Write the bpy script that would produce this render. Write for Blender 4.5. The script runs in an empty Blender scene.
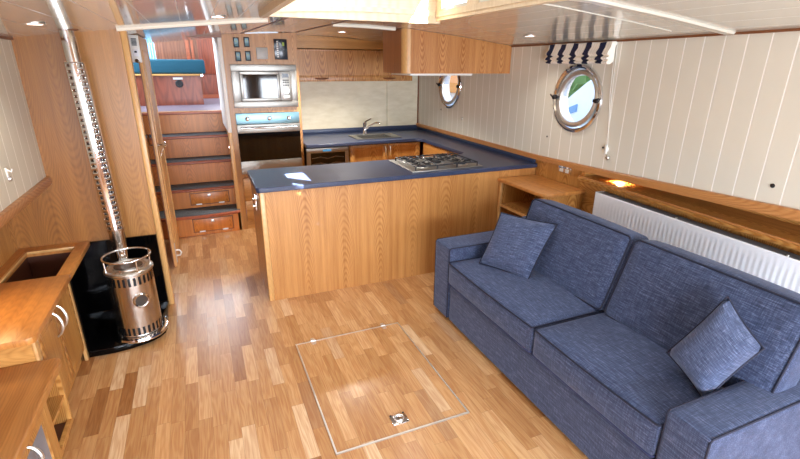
import bpy, bmesh, math, random
from mathutils import Vector, Matrix
random.seed(4)
S = bpy.context.scene
COL = S.collection
PI = math.pi

# ------------------------------------------------------------------ materials
def lin(c):
    f = lambda v: v/12.92 if v <= .04045 else ((v+.055)/1.055)**2.4
    return (f(c[0]/255), f(c[1]/255), f(c[2]/255), 1)

class NT:
    def __init__(s, name):
        s.m = bpy.data.materials.new(name); s.m.use_nodes = True
        s.t = s.m.node_tree; s.b = s.t.nodes['Principled BSDF']
    def n(s, typ, **kw):
        nd = s.t.nodes.new(typ)
        for k, v in kw.items():
            if hasattr(nd, k) and k not in ('inputs',): setattr(nd, k, v)
        return nd
    def l(s, a, b): s.t.links.new(a, b)
    def put(s, sock, v):
        if isinstance(v, bpy.types.NodeSocket): s.l(v, sock)
        else: sock.default_value = v
    def math(s, op, a, b=None, c=None):
        nd = s.t.nodes.new('ShaderNodeMath'); nd.operation = op
        s.put(nd.inputs[0], a)
        if b is not None: s.put(nd.inputs[1], b)
        if c is not None: s.put(nd.inputs[2], c)
        return nd.outputs[0]
    def pos(s):
        tc = s.t.nodes.new('ShaderNodeTexCoord')
        sp = s.t.nodes.new('ShaderNodeSeparateXYZ'); s.l(tc.outputs['Object'], sp.inputs[0])
        return {'x': sp.outputs[0], 'y': sp.outputs[1], 'z': sp.outputs[2]}
    def vec(s, x, y, z):
        nd = s.t.nodes.new('ShaderNodeCombineXYZ')
        s.put(nd.inputs[0], x); s.put(nd.inputs[1], y); s.put(nd.inputs[2], z)
        return nd.outputs[0]
    def noise(s, v, scale, detail=3, rough=.55):
        nd = s.t.nodes.new('ShaderNodeTexNoise'); s.l(v, nd.inputs['Vector'])
        nd.inputs['Scale'].default_value = scale; nd.inputs['Detail'].default_value = detail
        nd.inputs['Roughness'].default_value = rough
        return nd.outputs[0]
    def white(s, v):
        nd = s.t.nodes.new('ShaderNodeTexWhiteNoise'); nd.noise_dimensions = '3D'; s.l(v, nd.inputs['Vector'])
        return nd.outputs['Value']
    def ramp(s, fac, stops, mode='LINEAR'):
        nd = s.t.nodes.new('ShaderNodeValToRGB'); nd.color_ramp.interpolation = mode
        el = nd.color_ramp.elements
        while len(el) < len(stops): el.new(.5)
        for e, (p, c) in zip(el, stops): e.position = p; e.color = c
        s.l(fac, nd.inputs[0]); return nd.outputs[0]
    def mix(s, f, a, b, mode='MIX'):
        nd = s.t.nodes.new('ShaderNodeMix'); nd.data_type = 'RGBA'; nd.blend_type = mode
        s.put(nd.inputs[0], f); s.put(nd.inputs[6], a); s.put(nd.inputs[7], b)
        return nd.outputs[2]
    def bump(s, h, strength=.2, dist=.002):
        nd = s.t.nodes.new('ShaderNodeBump'); nd.inputs['Strength'].default_value = strength
        nd.inputs['Distance'].default_value = dist; s.l(h, nd.inputs['Height'])
        s.l(nd.outputs[0], s.b.inputs['Normal'])
    def base(s, c): s.put(s.b.inputs['Base Color'], c)
    def set(s, **kw):
        for k, v in kw.items(): s.b.inputs[k].default_value = v

def plain(name, c, rough=.5, metal=0, spec=.5, coat=0):
    t = NT(name); p = t.pos()
    n = t.noise(t.vec(p['x'], p['y'], p['z']), 35, 2)
    a = lin(c); b = tuple(v*.93 for v in a[:3])+(1,)
    t.base(t.mix(n, a, b)); t.set(Roughness=rough, Metallic=metal)
    t.b.inputs['Specular IOR Level'].default_value = spec
    t.b.inputs['Coat Weight'].default_value = coat
    return t.m

def wood(name, light, dark, along='z', across='x', leaf=.29, freq=270, d0=.02, slope=.2, rough=.38, period=1.1, off=0.0, coat=.15, contrast=1.0):
    """crown-cut oak veneer: growth rings cut on the slant give the arches, one arch per veneer leaf"""
    t = NT(name); p = t.pos()
    a0 = t.math('ADD', p[across], off)
    third = [k for k in 'xyz' if k not in (along, across)][0]
    idx = t.math('FLOOR', t.math('DIVIDE', a0, leaf))
    wob = t.noise(t.vec(t.math('MULTIPLY', p[across], 4), t.math('MULTIPLY', p[along], 1.6), p[third]), 1.5, 2)
    a = t.math('SUBTRACT', t.math('SUBTRACT', a0, t.math('MULTIPLY', idx, leaf)), leaf/2)
    a = t.math('MULTIPLY', t.math('ADD', a, t.math('MULTIPLY', t.math('SUBTRACT', wob, .5), .05)), 1.7)
    rnd = t.white(t.vec(idx, 3.1, 7.7))
    b = t.math('ADD', p[along], t.math('MULTIPLY', rnd, .25))
    bb = t.math('PINGPONG', b, period)
    d = t.math('ADD', t.math('MULTIPLY', bb, slope), d0)
    fine = t.noise(t.vec(t.math('MULTIPLY', p[across], 9), t.math('MULTIPLY', p[along], 3), p[third]), 3, 3)
    d = t.math('ADD', d, t.math('MULTIPLY', t.math('SUBTRACT', fine, .5), .006))
    r = t.math('SQRT', t.math('ADD', t.math('MULTIPLY', a, a), t.math('MULTIPLY', d, d)))
    r = t.math('ADD', r, t.math('MULTIPLY', t.noise(t.vec(r, idx, .3), 40, 1), .012))
    w = t.math('MULTIPLY_ADD', t.math('SINE', t.math('MULTIPLY', r, freq*2)), .5, .5)
    w = t.math('POWER', w, 1.5)
    patch = t.noise(t.vec(t.math('MULTIPLY', p[across], 5), t.math('MULTIPLY', p[along], 1.2), t.math('MULTIPLY', p[third], 2)), 1.5, 2)
    w = t.math('MULTIPLY', w, t.math('MULTIPLY_ADD', patch, 1.6, -.1))
    st = {across: t.math('MULTIPLY', p[across], 160), along: t.math('MULTIPLY', p[along], 5), third: t.math('MULTIPLY', p[third], 160)}
    fib = t.noise(t.vec(st['x'], st['y'], st['z']), 1, 3, .6)
    s2 = {across: t.math('MULTIPLY', p[across], 34), along: t.math('MULTIPLY', p[along], .8), third: t.math('MULTIPLY', p[third], 6)}
    band = t.noise(t.vec(s2['x'], s2['y'], s2['z']), 1, 2, .5)
    f = t.math('ADD', t.math('MULTIPLY', w, .55*contrast), t.math('MULTIPLY', fib, .40))
    f = t.math('ADD', f, t.math('MULTIPLY', band, .62))
    f = t.math('ADD', f, t.math('MULTIPLY', t.math('SUBTRACT', rnd, .5), .08))
    t.base(t.ramp(f, [(.34, lin(light)), (.92, lin(dark))]))
    t.set(Roughness=rough); t.b.inputs['Coat Weight'].default_value = coat; t.b.inputs['Coat Roughness'].default_value = .25
    t.bump(fib, .08, .001)
    return t.m

def stave_floor(name, hue=0):
    t = NT(name); p = t.pos(); W, L = .068, .40
    xi = t.math('FLOOR', t.math('DIVIDE', p['x'], W))
    sh = t.white(t.vec(xi, .5, .5))
    yy = t.math('DIVIDE', t.math('ADD', p['y'], t.math('MULTIPLY', sh, 3.0)), L)
    yj = t.math('FLOOR', yy)
    rnd = t.white(t.vec(xi, yj, 1.5)); rnd2 = t.white(t.vec(xi, yj, 8.5))
    fx = t.math('FRACT', t.math('DIVIDE', p['x'], W)); fy = t.math('FRACT', yy)
    ex = t.math('MINIMUM', fx, t.math('SUBTRACT', 1, fx)); ey = t.math('MINIMUM', fy, t.math('SUBTRACT', 1, fy))
    gap = t.math('MINIMUM', t.math('MULTIPLY', ex, W), t.math('MULTIPLY', ey, L))
    gapf = t.math('LESS_THAN', gap, .0008)
    base = t.ramp(rnd, [(0, lin((224, 189, 138))), (.2, lin((206, 165, 111))), (.5, lin((188, 144, 91))), (.72, lin((216, 176, 121))), (.9, lin((164, 117, 68))), (.98, lin((230, 204, 162)))], 'LINEAR')
    off = t.math('MULTIPLY', rnd2, 20)
    gx = t.math('ADD', p['x'], off)
    wob = t.noise(t.vec(t.math('MULTIPLY', gx, 18), t.math('MULTIPLY', p['y'], 1.6), off), 1.0, 2)
    ring = t.math('MULTIPLY_ADD', t.math('SINE', t.math('MULTIPLY', wob, 48)), .5, .5)
    fib = t.noise(t.vec(t.math('MULTIPLY', gx, 190), t.math('MULTIPLY', p['y'], 7), off), 1, 3, .6)
    f = t.math('ADD', t.math('MULTIPLY', ring, .26), t.math('MULTIPLY', fib, .75))
    dark = t.mix(1, base, lin((196, 150, 116)), 'MULTIPLY')
    c = t.mix(f, base, dark)
    c = t.mix(t.math('MULTIPLY', gapf, .45), c, lin((90, 50, 25)))
    t.base(c)
    t.set(Roughness=.33); t.b.inputs['Coat Weight'].default_value = .3; t.b.inputs['Coat Roughness'].default_value = .2
    t.bump(fib, .05, .001)
    return t.m

def groove(name, c, gc, axis, pitch, gw=.006, rough=.4, spec=.5, off=0.0, coat=0):
    t = NT(name); p = t.pos()
    u = t.math('FRACT', t.math('DIVIDE', t.math('ADD', p[axis], off), pitch))
    e = t.math('MULTIPLY', t.math('MINIMUM', u, t.math('SUBTRACT', 1, u)), pitch)
    g = t.math('LESS_THAN', e, gw/2)
    h = t.math('MINIMUM', t.math('DIVIDE', e, gw/2), 1)
    n = t.noise(t.vec(p['x'], p['y'], p['z']), 6, 2)
    a = lin(c); b = tuple(v*.95 for v in a[:3])+(1,)
    t.base(t.mix(g, t.mix(n, a, b), lin(gc)))
    t.set(Roughness=rough); t.b.inputs['Specular IOR Level'].default_value = spec
    t.b.inputs['Coat Weight'].default_value = coat; t.b.inputs['Coat Roughness'].default_value = .06
    t.bump(h, .5, .002)
    return t.m

def fabric(name, c1, c2, c3, uv=False):
    t = NT(name); p = t.pos()
    if uv:
        tc = t.n('ShaderNodeTexCoord'); sp = t.n('ShaderNodeSeparateXYZ'); t.l(tc.outputs['UV'], sp.inputs[0]); p = {'x': 0.0, 'y': sp.outputs[0], 'z': sp.outputs[1]}
    y6 = t.math('MULTIPLY', p['y'], 14)
    s1 = t.noise(t.vec(t.math('MULTIPLY', p['x'], 220), y6, t.math('MULTIPLY', p['z'], 220)), 1, 3, .6)
    s2 = t.noise(t.vec(t.math('MULTIPLY', p['x'], 20), t.math('MULTIPLY', p['y'], 260), t.math('MULTIPLY', p['z'], 20)), 1, 3, .6)
    f = t.math('ADD', t.math('MULTIPLY', s1, .62), t.math('MULTIPLY', s2, .38))
    t.base(t.ramp(f, [(.36, lin(c1)), (.52, lin(c2)), (.66, lin(c3))]))
    t.set(Roughness=.85); t.b.inputs['Specular IOR Level'].default_value = .2
    t.b.inputs['Sheen Weight'].default_value = .25; t.b.inputs['Sheen Roughness'].default_value = .5
    t.b.inputs['Sheen Tint'].default_value = (.6, .7, 1, 1)
    t.bump(f, .35, .002)
    return t.m

def metal(name, c, rough=.2, brush=None):
    t = NT(name); p = t.pos()
    if brush:
        v = {k: t.math('MULTIPLY', p[k], 4 if k == brush else 300) for k in 'xyz'}
        n = t.noise(t.vec(v['x'], v['y'], v['z']), 1, 2)
        t.base(t.mix(n, lin(c), tuple(q*.8 for q in lin(c)[:3])+(1,)))
        t.put(t.b.inputs['Roughness'], t.math('MULTIPLY_ADD', n, .2, rough))
    else:
        n = t.noise(t.vec(p['x'], p['y'], p['z']), 12, 2)
        t.base(t.mix(n, lin(c), tuple(q*.94 for q in lin(c)[:3])+(1,)))
        t.set(Roughness=rough)
    t.set(Metallic=1)
    return t.m

def emit(name, c, st):
    t = NT(name); t.base(lin(c)); t.b.inputs['Emission Color'].default_value = lin(c); t.b.inputs['Emission Strength'].default_value = st
    return t.m

def glass(name, tint=(1, 1, 1, 1)):
    m = bpy.data.materials.new(name); m.use_nodes = True; t = m.node_tree; t.nodes.clear()
    o = t.nodes.new('ShaderNodeOutputMaterial'); mx = t.nodes.new('ShaderNodeMixShader')
    tr = t.nodes.new('ShaderNodeBsdfTransparent'); gl = t.nodes.new('ShaderNodeBsdfGlossy'); lw = t.nodes.new('ShaderNodeLayerWeight'); pw = t.nodes.new('ShaderNodeMath'); pw.operation = 'POWER'; fr = t.nodes.new('ShaderNodeMath'); fr.operation = 'MULTIPLY_ADD'
    tr.inputs[0].default_value = tint; gl.inputs['Roughness'].default_value = .02
    t.links.new(lw.outputs['Facing'], pw.inputs[0]); pw.inputs[1].default_value = 5; t.links.new(pw.outputs[0], fr.inputs[0]); fr.inputs[1].default_value = .9; fr.inputs[2].default_value = .04
    t.links.new(fr.outputs[0], mx.inputs[0]); t.links.new(tr.outputs[0], mx.inputs[1]); t.links.new(gl.outputs[0], mx.inputs[2])
    t.links.new(mx.outputs[0], o.inputs[0]); return m

OL, OD = (206, 154, 86), (156, 100, 42)
M = {}
M['oak_z'] = wood('oak_upright', OL, OD, 'z', 'x')
M['oak_front'] = wood('oak_peninsula', (202, 148, 86), (152, 96, 42), 'z', 'x', leaf=.31, off=.11, period=1.25, slope=.2, d0=.012, contrast=.5)
M['oak_zy'] = wood('oak_upright_side', OL, OD, 'z', 'y')
M['oak_y'] = wood('oak_lengthwise', OL, OD, 'y', 'x', leaf=.2)
M['oak_yz'] = wood('oak_lengthwise_side', OL, OD, 'y', 'z', leaf=.2)
M['oak_x'] = wood('oak_crosswise', OL, OD, 'x', 'z', leaf=.2, contrast=.35)
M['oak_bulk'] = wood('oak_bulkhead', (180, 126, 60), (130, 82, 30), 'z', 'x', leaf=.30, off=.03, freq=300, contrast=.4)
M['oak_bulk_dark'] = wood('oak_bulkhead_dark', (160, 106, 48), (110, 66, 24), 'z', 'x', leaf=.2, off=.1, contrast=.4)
M['oak_pale'] = wood('oak_lipping', (216, 172, 112), (182, 132, 74), 'z', 'x', leaf=.1, contrast=.3)
M['oak_paley'] = wood('oak_pale_skylight', (216, 198, 166), (196, 172, 134), 'x', 'y', leaf=.2, contrast=.5)
M['oak_top'] = wood('oak_cabinet_top', (206, 142, 76), (160, 100, 44), 'y', 'x', leaf=.06, freq=200, contrast=.3)
M['oak_burl'] = wood('oak_wall_cupboard', (206, 154, 90), (154, 96, 42), 'z', 'x', leaf=.175, freq=120, off=.05, period=.5, slope=.3)
M['oak_red'] = wood('oak_stair', (224, 142, 62), (176, 100, 36), 'z', 'x', leaf=.35, contrast=.6)
M['nosing'] = wood('mahogany_nosing', (176, 92, 56), (132, 62, 36), 'x', 'z', leaf=.1, contrast=.5)
M['mahogany'] = wood('mahogany_panel', (146, 68, 40), (102, 42, 24), 'z', 'x', leaf=.16, freq=60, contrast=.6)
M['mahogany_pale'] = wood('mahogany_wall', (142, 86, 56), (100, 56, 34), 'z', 'x', leaf=.2, freq=50, contrast=.6)
M['rail'] = wood('oak_rail', (200, 144, 88), (160, 100, 50), 'y', 'z', leaf=.2, contrast=.7)
M['trim_dark'] = plain('brown_trim', (120, 72, 40), .4)
M['floor'] = stave_floor('oak_stave_floor')
M['wall_r'] = groove('cream_boards', (219, 215, 201), (246, 244, 238), 'y', .127, .008, .45, off=.02)
M['wall_l'] = groove('cream_boards_left', (210, 204, 186), (244, 240, 230), 'y', .127, .007, .45, off=.05)
M['ceil'] = groove('gloss_ceiling', (210, 209, 196), (240, 238, 228), 'x', .17, .006, .12, spec=.8, off=.03, coat=.5)
M['white'] = plain('white_paint', (235, 234, 228), .35)
M['white_gloss'] = plain('white_enamel', (240, 243, 250), .5)
M['strip'] = plain('ceiling_strip', (206, 202, 188), .3)
M['cream'] = plain('cream_gloss_strip', (236, 232, 216), .3)
M['fabric'] = fabric('blue_slub_weave', (35, 43, 64), (56, 65, 91), (90, 100, 128))
M['fabric_pillow'] = fabric('blue_slub_weave_pillow', (41, 49, 70), (64, 73, 99), (100, 110, 136), True)
M['piping'] = plain('navy_piping', (18, 22, 44), .8)
M['piping_light'] = plain('blue_piping', (40, 48, 84), .8)
M['feet'] = plain('black_plastic', (25, 25, 27), .5)
t = NT('blue_laminate'); p = t.pos(); n = t.noise(t.vec(p['x'], p['y'], p['z']), 420, 2)
t.base(t.ramp(n, [(.35, lin((32, 42, 66))), (.65, lin((58, 69, 98)))])); t.set(Roughness=.32); M['laminate'] = t.m
M['steel'] = metal('brushed_steel', (168, 166, 160), .3, 'x')
M['steel_y'] = metal('brushed_steel_long', (214, 212, 206), .2, 'y')
M['steel_blue'] = metal('blue_film_steel', (150, 196, 214), .3, 'x')
M['chrome'] = metal('chrome', (232, 232, 234), .08)
M['stove_steel'] = metal('stove_stainless', (206, 196, 186), .13, 'z')
M['pewter'] = metal('satin_nickel', (224, 222, 216), .4)
M['black_gloss'] = plain('black_tile_gloss', (5, 5, 6), .05, spec=.2)
M['black_glass'] = plain('black_glass', (9, 8, 8), .05)
M['black'] = plain('black_matt', (20, 20, 22), .5)
M['cast'] = plain('cast_iron', (26, 28, 34), .45)
M['carpet'] = NT('grey_carpet').m
t = NT('charcoal_carpet'); p = t.pos(); n = t.noise(t.vec(p['x'], p['y'], p['z']), 260, 3)
t.base(t.ramp(n, [(.35, lin((52, 56, 62))), (.65, lin((112, 118, 122)))])); t.set(Roughness=.95); t.bump(n, .6, .004); M['carpet'] = t.m
M['lilac'] = plain('lilac_grey_vinyl', (116, 108, 120), .4)
M['turq'] = plain('turquoise_cushion', (8, 74, 92), .8)
M['curtain'] = plain('pale_blue_curtain', (176, 216, 236), .8)
t = NT('plywood_splash'); p = t.pos(); n = t.noise(t.vec(t.math('MULTIPLY', p['x'], 3), p['y'], t.math('MULTIPLY', p['z'], 9)), 2, 4)
t.base(t.ramp(n, [(.3, lin((228, 220, 196))), (.7, lin((212, 202, 174)))])); t.set(Roughness=.5); M['ply'] = t.m
M['glass'] = glass('clear_glass')
M['smoked'] = plain('grey_cabinet_glass', (128, 138, 152), .12)
M['lamp_on'] = emit('lamp_diffuser', (255, 226, 214), 6)
M['lamp_warm'] = emit('warm_lamp_diffuser', (255, 200, 130), 5)
M['screen'] = plain('dark_display', (30, 38, 50), .2)
M['green'] = emit('green_digits', (120, 140, 40), .2)
M['cyan_lcd'] = emit('cyan_display', (70, 150, 200), .6)
M['switch_teal'] = plain('teal_rocker', (92, 132, 142), .3)
M['grey_plate'] = plain('grey_plate', (176, 174, 168), .4)
M['foliage'] = plain('hedge_leaf', (130, 165, 95), .8)
M['quay'] = plain('pale_quay', (200, 196, 188), .9)
M['boat_white'] = plain('white_boat', (240, 240, 240), .4)
M['orange'] = plain('orange_cover', (236, 150, 70), .7)
M['blue_win'] = plain('blue_boat_window', (120, 160, 200), .2)
M['rad_grill'] = groove('radiator_grille', (120, 128, 138), (60, 66, 74), 'y', .012, .004, .4)
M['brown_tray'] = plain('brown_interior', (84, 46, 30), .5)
t = NT('navy_cream_stripe'); p = t.pos()
u = t.math('FRACT', t.math('DIVIDE', t.math('ADD', p['y'], .018), .138)); g = t.math('LESS_THAN', u, .42)
u2 = t.math('FRACT', t.math('DIVIDE', p['y'], .023)); g2 = t.math('MULTIPLY', t.math('LESS_THAN', u2, .25), .25)
t.base(t.mix(g, t.mix(g2, lin((240, 234, 222)), lin((186, 172, 150))), lin((26, 30, 62)))); t.set(Roughness=.85); M['stripe'] = t.m

# ------------------------------------------------------------------ mesh builder
class MB:
    def __init__(s): s.bm = bmesh.new()
    def _bev(s, faces, bev, seg):
        if bev > 0:
            ed = list({e for f in faces for e in f.edges})
            bmesh.ops.bevel(s.bm, geom=ed, offset=bev, segments=seg, affect='EDGES', profile=.5, clamp_overlap=True)
    def box(s, x0, x1, y0, y1, z0, z1, bev=0, seg=2, mat=None):
        v = [s.bm.verts.new(Vector(c)) for c in ((x0,y0,z0),(x1,y0,z0),(x1,y1,z0),(x0,y1,z0),(x0,y0,z1),(x1,y0,z1),(x1,y1,z1),(x0,y1,z1))]
        if mat is not None:
            for q in v: q.co = mat @ q.co
        f = [s.bm.faces.new([v[i] for i in q]) for q in ((3,2,1,0),(4,5,6,7),(0,1,5,4),(1,2,6,5),(2,3,7,6),(3,0,4,7))]
        s._bev(f, bev, seg); return s
    def prism(s, pts, axis, a0, a1, bev=0, seg=2):
        """extrude a 2-D outline along an axis; outline is in the other two axes, in xyz order"""
        def mk(p, a):
            if axis == 'x': return Vector((a, p[0], p[1]))
            if axis == 'y': return Vector((p[0], a, p[1]))
            return Vector((p[0], p[1], a))
        A = [s.bm.verts.new(mk(p, a0)) for p in pts]; B = [s.bm.verts.new(mk(p, a1)) for p in pts]
        f = [s.bm.faces.new(A[::-1]), s.bm.faces.new(B)]
        n = len(pts)
        for i in range(n): f.append(s.bm.faces.new((A[i], A[(i+1) % n], B[(i+1) % n], B[i])))
        s._bev(f, bev, seg); bmesh.ops.recalc_face_normals(s.bm, faces=[q for q in f if q.is_valid]); return s
    def loft(s, rings, cap=True, closed=True):
        R = [[s.bm.verts.new(Vector(p)) for p in r] for r in rings]; f = []
        n = len(rings[0])
        for a, b in zip(R, R[1:]):
            for i in range(n if closed else n-1):
                f.append(s.bm.faces.new((a[i], a[(i+1) % n], b[(i+1) % n], b[i])))
        if cap and closed: f += [s.bm.faces.new(R[0][::-1]), s.bm.faces.new(R[-1])]
        bmesh.ops.recalc_face_normals(s.bm, faces=f); return s
    def tube(s, pts, r, seg=8, closed=False):
        pts = [Vector(p) for p in pts]; n = len(pts); rings = []; up = None
        for i, p in enumerate(pts):
            if closed: d = pts[(i+1) % n]-pts[i-1]
            else: d = pts[min(i+1, n-1)]-pts[max(i-1, 0)]
            d.normalize()
            if up is None:
                up = Vector((0,0,1)) if abs(d.z) < .9 else Vector((1,0,0))
            u = (up-d*up.dot(d)).normalized(); w = d.cross(u); up = u
            rr = r[i] if isinstance(r, (list, tuple)) else r
            rings.append([p+(u*math.cos(2*PI*k/seg)+w*math.sin(2*PI*k/seg))*rr for k in range(seg)])
        if closed: rings.append(rings[0]); return s.loft(rings, cap=False)
        return s.loft(rings)
    def lathe(s, prof, c=(0,0,0), axis='z', seg=32, sx=1, sy=1):
        rings = []
        for (r, h) in prof:
            r = max(r, .0003)
            ring = []
            for k in range(seg):
                a = 2*PI*k/seg; u, v = r*math.cos(a)*sx, r*math.sin(a)*sy
                q = {'z': (u, v, h), 'x': (h, u, v), 'y': (v, h, u)}[axis]
                ring.append((c[0]+q[0], c[1]+q[1], c[2]+q[2]))
            rings.append(ring)
        return s.loft(rings)
    def cyl(s, c, r, h0, h1, axis='z', seg=24, bev=0):
        pr = [(r, h0), (r, h1)] if not bev else [(r-bev, h0), (r, h0+bev), (r, h1-bev), (r-bev, h1)]
        return s.lathe(pr, c, axis, seg)
    def build(s, name, mat, parent=None, kind=None, smooth=True):
        me = bpy.data.meshes.new(name); s.bm.to_mesh(me); s.bm.free(); me.materials.append(M[mat] if isinstance(mat, str) else mat)
        if smooth and len(me.polygons):
            me.polygons.foreach_set('use_smooth', [True]*len(me.polygons))
            me.set_sharp_from_angle(angle=math.radians(38))
        o = bpy.data.objects.new(name, me); COL.objects.link(o)
        if parent is not None:
            o.parent = parent
            w = Matrix.Identity(4); q = parent
            base = Vector((0,0,0))
            while q is not None: base += q.location; q = q.parent
            o.location = -base
        if kind: o['kind'] = kind
        return o

def B(*a, **k): return MB().box(*a, **k)
def thing(name, label, cat, loc, group=None):
    o = bpy.data.objects.new(name, None); COL.objects.link(o); o.location = loc; o.empty_display_size = .1
    o['label'] = label; o['category'] = cat
    if group: o['group'] = group
    return o
def tag(o, label, cat, group=None, kind=None):
    o['label'] = label; o['category'] = cat
    if group: o['group'] = group
    if kind: o['kind'] = kind
    return o
def copy_tree(o, dx=(0,0,0), label=None, parent=None):
    c = o.copy(); COL.objects.link(c)
    if parent is not None: c.parent = parent
    else:
        c.location = o.location + Vector(dx)
        if label: c['label'] = label
    for ch in o.children: copy_tree(ch, parent=c)
    return c
def struct(mb, name, mat, parent=None): return mb.build(name, mat, parent, kind='structure')

# ------------------------------------------------------------------ room figures
ZX = [(-1.4, 1.875), (-.98, 1.937), (-.36, 2.008), (.3, 2.073), (.7, 2.1), (1.05, 2.113), (1.4, 2.11), (1.77, 2.094), (2.3, 2.042), (2.85, 1.977), (3.2, 1.93)]
def zc(x):
    """ceiling height across the cambered deck head"""
    for (a, b), (c, d) in zip(ZX, ZX[1:]):
        if x <= c: return b+(d-b)*(x-a)/(c-a)
    return ZX[-1][1]
def xw(y): return 2.852 if y > 2.7 else 2.852-.045*(2.7-y)
def zr(y):
    P = [(-2, 1.20), (1.3, 1.11), (1.9, 1.078), (2.6, 1.045), (3.4, 1.02), (9, 1.018)]
    for (a, b), (c, d) in zip(P, P[1:]):
        if y <= c: return b+(d-b)*(y-a)/(c-a)

YR = -1.7     # rear wall, behind the camera
# floor
struct(B(-1.3, 3.2, YR, 6.1, -.06, 0), 'floor', 'floor')

# ceiling with the skylight opening (x .42..1.52, y 1.1..3.06)
def ceil_piece(mb, xs, y0, y1):
    rings = []
    for y in (y0, y1):
        rings.append([(x, y, zc(x)) for x in xs]+[(x, y, zc(x)+.04) for x in reversed(xs)])
    mb.loft(rings)
mb = MB()
allx = [-1.3, -1.1, -.98, -.8, -.6, -.36, -.1, .1, .3, .42]
midx = [.42, .6, .7, .9, 1.05, 1.2, 1.4, 1.52]
rx = [1.52, 1.65, 1.77, 2.0, 2.3, 2.55, 2.85, 3.0]
ceil_piece(mb, allx, YR, 6.12); ceil_piece(mb, midx, YR, 1.1); ceil_piece(mb, midx, 2.97, 6.12); ceil_piece(mb, rx, YR, 6.12)
bmesh.ops.remove_doubles(mb.bm, verts=mb.bm.verts, dist=.0005)
struct(mb, 'ceiling', 'ceil')
# brown ceiling joint trims and cream cross strips
def cstrip(name, x0, x1, y0, y1, w, h, mat, n=8):
    rings = []
    for i in range(n+1):
        f = i/n; x = x0+(x1-x0)*f; y = y0+(y1-y0)*f; z = zc(x)
        hw = w/2
        if abs(x1-x0) > abs(y1-y0):
            rings.append([(x, y-hw, z+.004), (x, y-hw*.75, z-h), (x, y+hw*.75, z-h), (x, y+hw, z+.004)])
        else:
            rings.append([(x-hw, y, z+.004), (x-hw*.75, y, z-h), (x+hw*.75, y, z-h), (x+hw, y, z+.004)])
    return struct(MB().loft(rings), name, mat)
cstrip('trim_1', -.41, .53, 3.64, 3.64, .055, .016, 'cream')
cstrip('trim_2', 1.13, 1.70, 4.12, 4.12, .05, .014, 'cream')
cstrip('trim_3', 1.60, 2.835, 1.86, 1.86, .07, .012, 'strip', 14)
cstrip('trim_4', 1.60, 2.66, 2.12, 2.12, .010, .003, 'strip', 14)
cstrip('trim_5', 1.05, 1.17, 5.28, 3.12, .014, .004, 'trim_dark')
cstrip('trim_6', .50, .67, 5.28, 3.12, .014, .004, 'trim_dark')

# skylight: coaming in pale oak, glazed in its right side and its roof
XA, XB, YA, YB, ZT = .42, 1.52, 1.1, 2.97, 2.56
mb = MB()
mb.box(XA-.03, XB+.03, YB-.004, YB+.03, 2.055, ZT)                                  # far face
mb.box(XA-.03, XB+.03, YA-.03, YA, 2.055, ZT)
mb.box(XA-.03, XA+.004, YA, YB, 2.045, ZT)
for y0, y1, z0, z1 in ((YA, YB, 2.07, 2.128), (YA, YB, 2.40, ZT), (YA, 2.10, 2.128, 2.40), (2.45, 2.58, 2.128, 2.40), (2.89, YB, 2.128, 2.40)):
    mb.box(XB-.004, XB+.03, y0, y1, z0, z1)  # solid part between the side panes is shaped to trim the sun patch
sk = struct(mb, 'window_3', 'oak_paley')
mb = MB()
for a in ((XA-.03, XB+.03, YA-.03, YA+.05), (XA-.03, XB+.03, YB-.05, YB+.03), (XA-.03, XA+.05, YA, YB), (XB-.36, XB+.03, YA, YB), (XA, XB, 2.02, 2.14)):
    mb.box(*a, ZT, ZT+.03)
struct(mb, 'roof_frame', 'oak_paley', sk)  # unseen frame; its right-hand board is widened to block stray sun
struct(B(XA, XB, YA, YB, ZT+.012, ZT+.016), 'pane', 'glass', sk)
mb = MB(); mb.box(XB+.012, XB+.016, 2.10, 2.45, 2.128, 2.40); mb.box(XB+.012, XB+.016, 2.58, 2.89, 2.128, 2.40)
struct(mb, 'pane', 'glass', sk)
mb = MB()                                                                       # lower lip of the coaming
for a in ((XA-.012, XB+.012, YB-.010, YB+.02), (XA-.012, XB+.012, YA-.02, YA+.004)): 
    xs = [a[0]+(a[1]-a[0])*i/8 for i in range(9)]
    rings = [[(x, a[2], zc(x)-.006), (x, a[3], zc(x)-.006), (x, a[3], zc(x)+.02), (x, a[2], zc(x)+.02)] for x in xs]
    mb.loft(rings)
mb.box(XA-.02, XA+.004, YA, YB, zc(XA)-.014, zc(XA)+.02); mb.box(XB-.010, XB+.02, YA, YB, zc(XB)-.014, zc(XB)+.02)
struct(mb, 'lip', 'oak_paley', sk)

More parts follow.
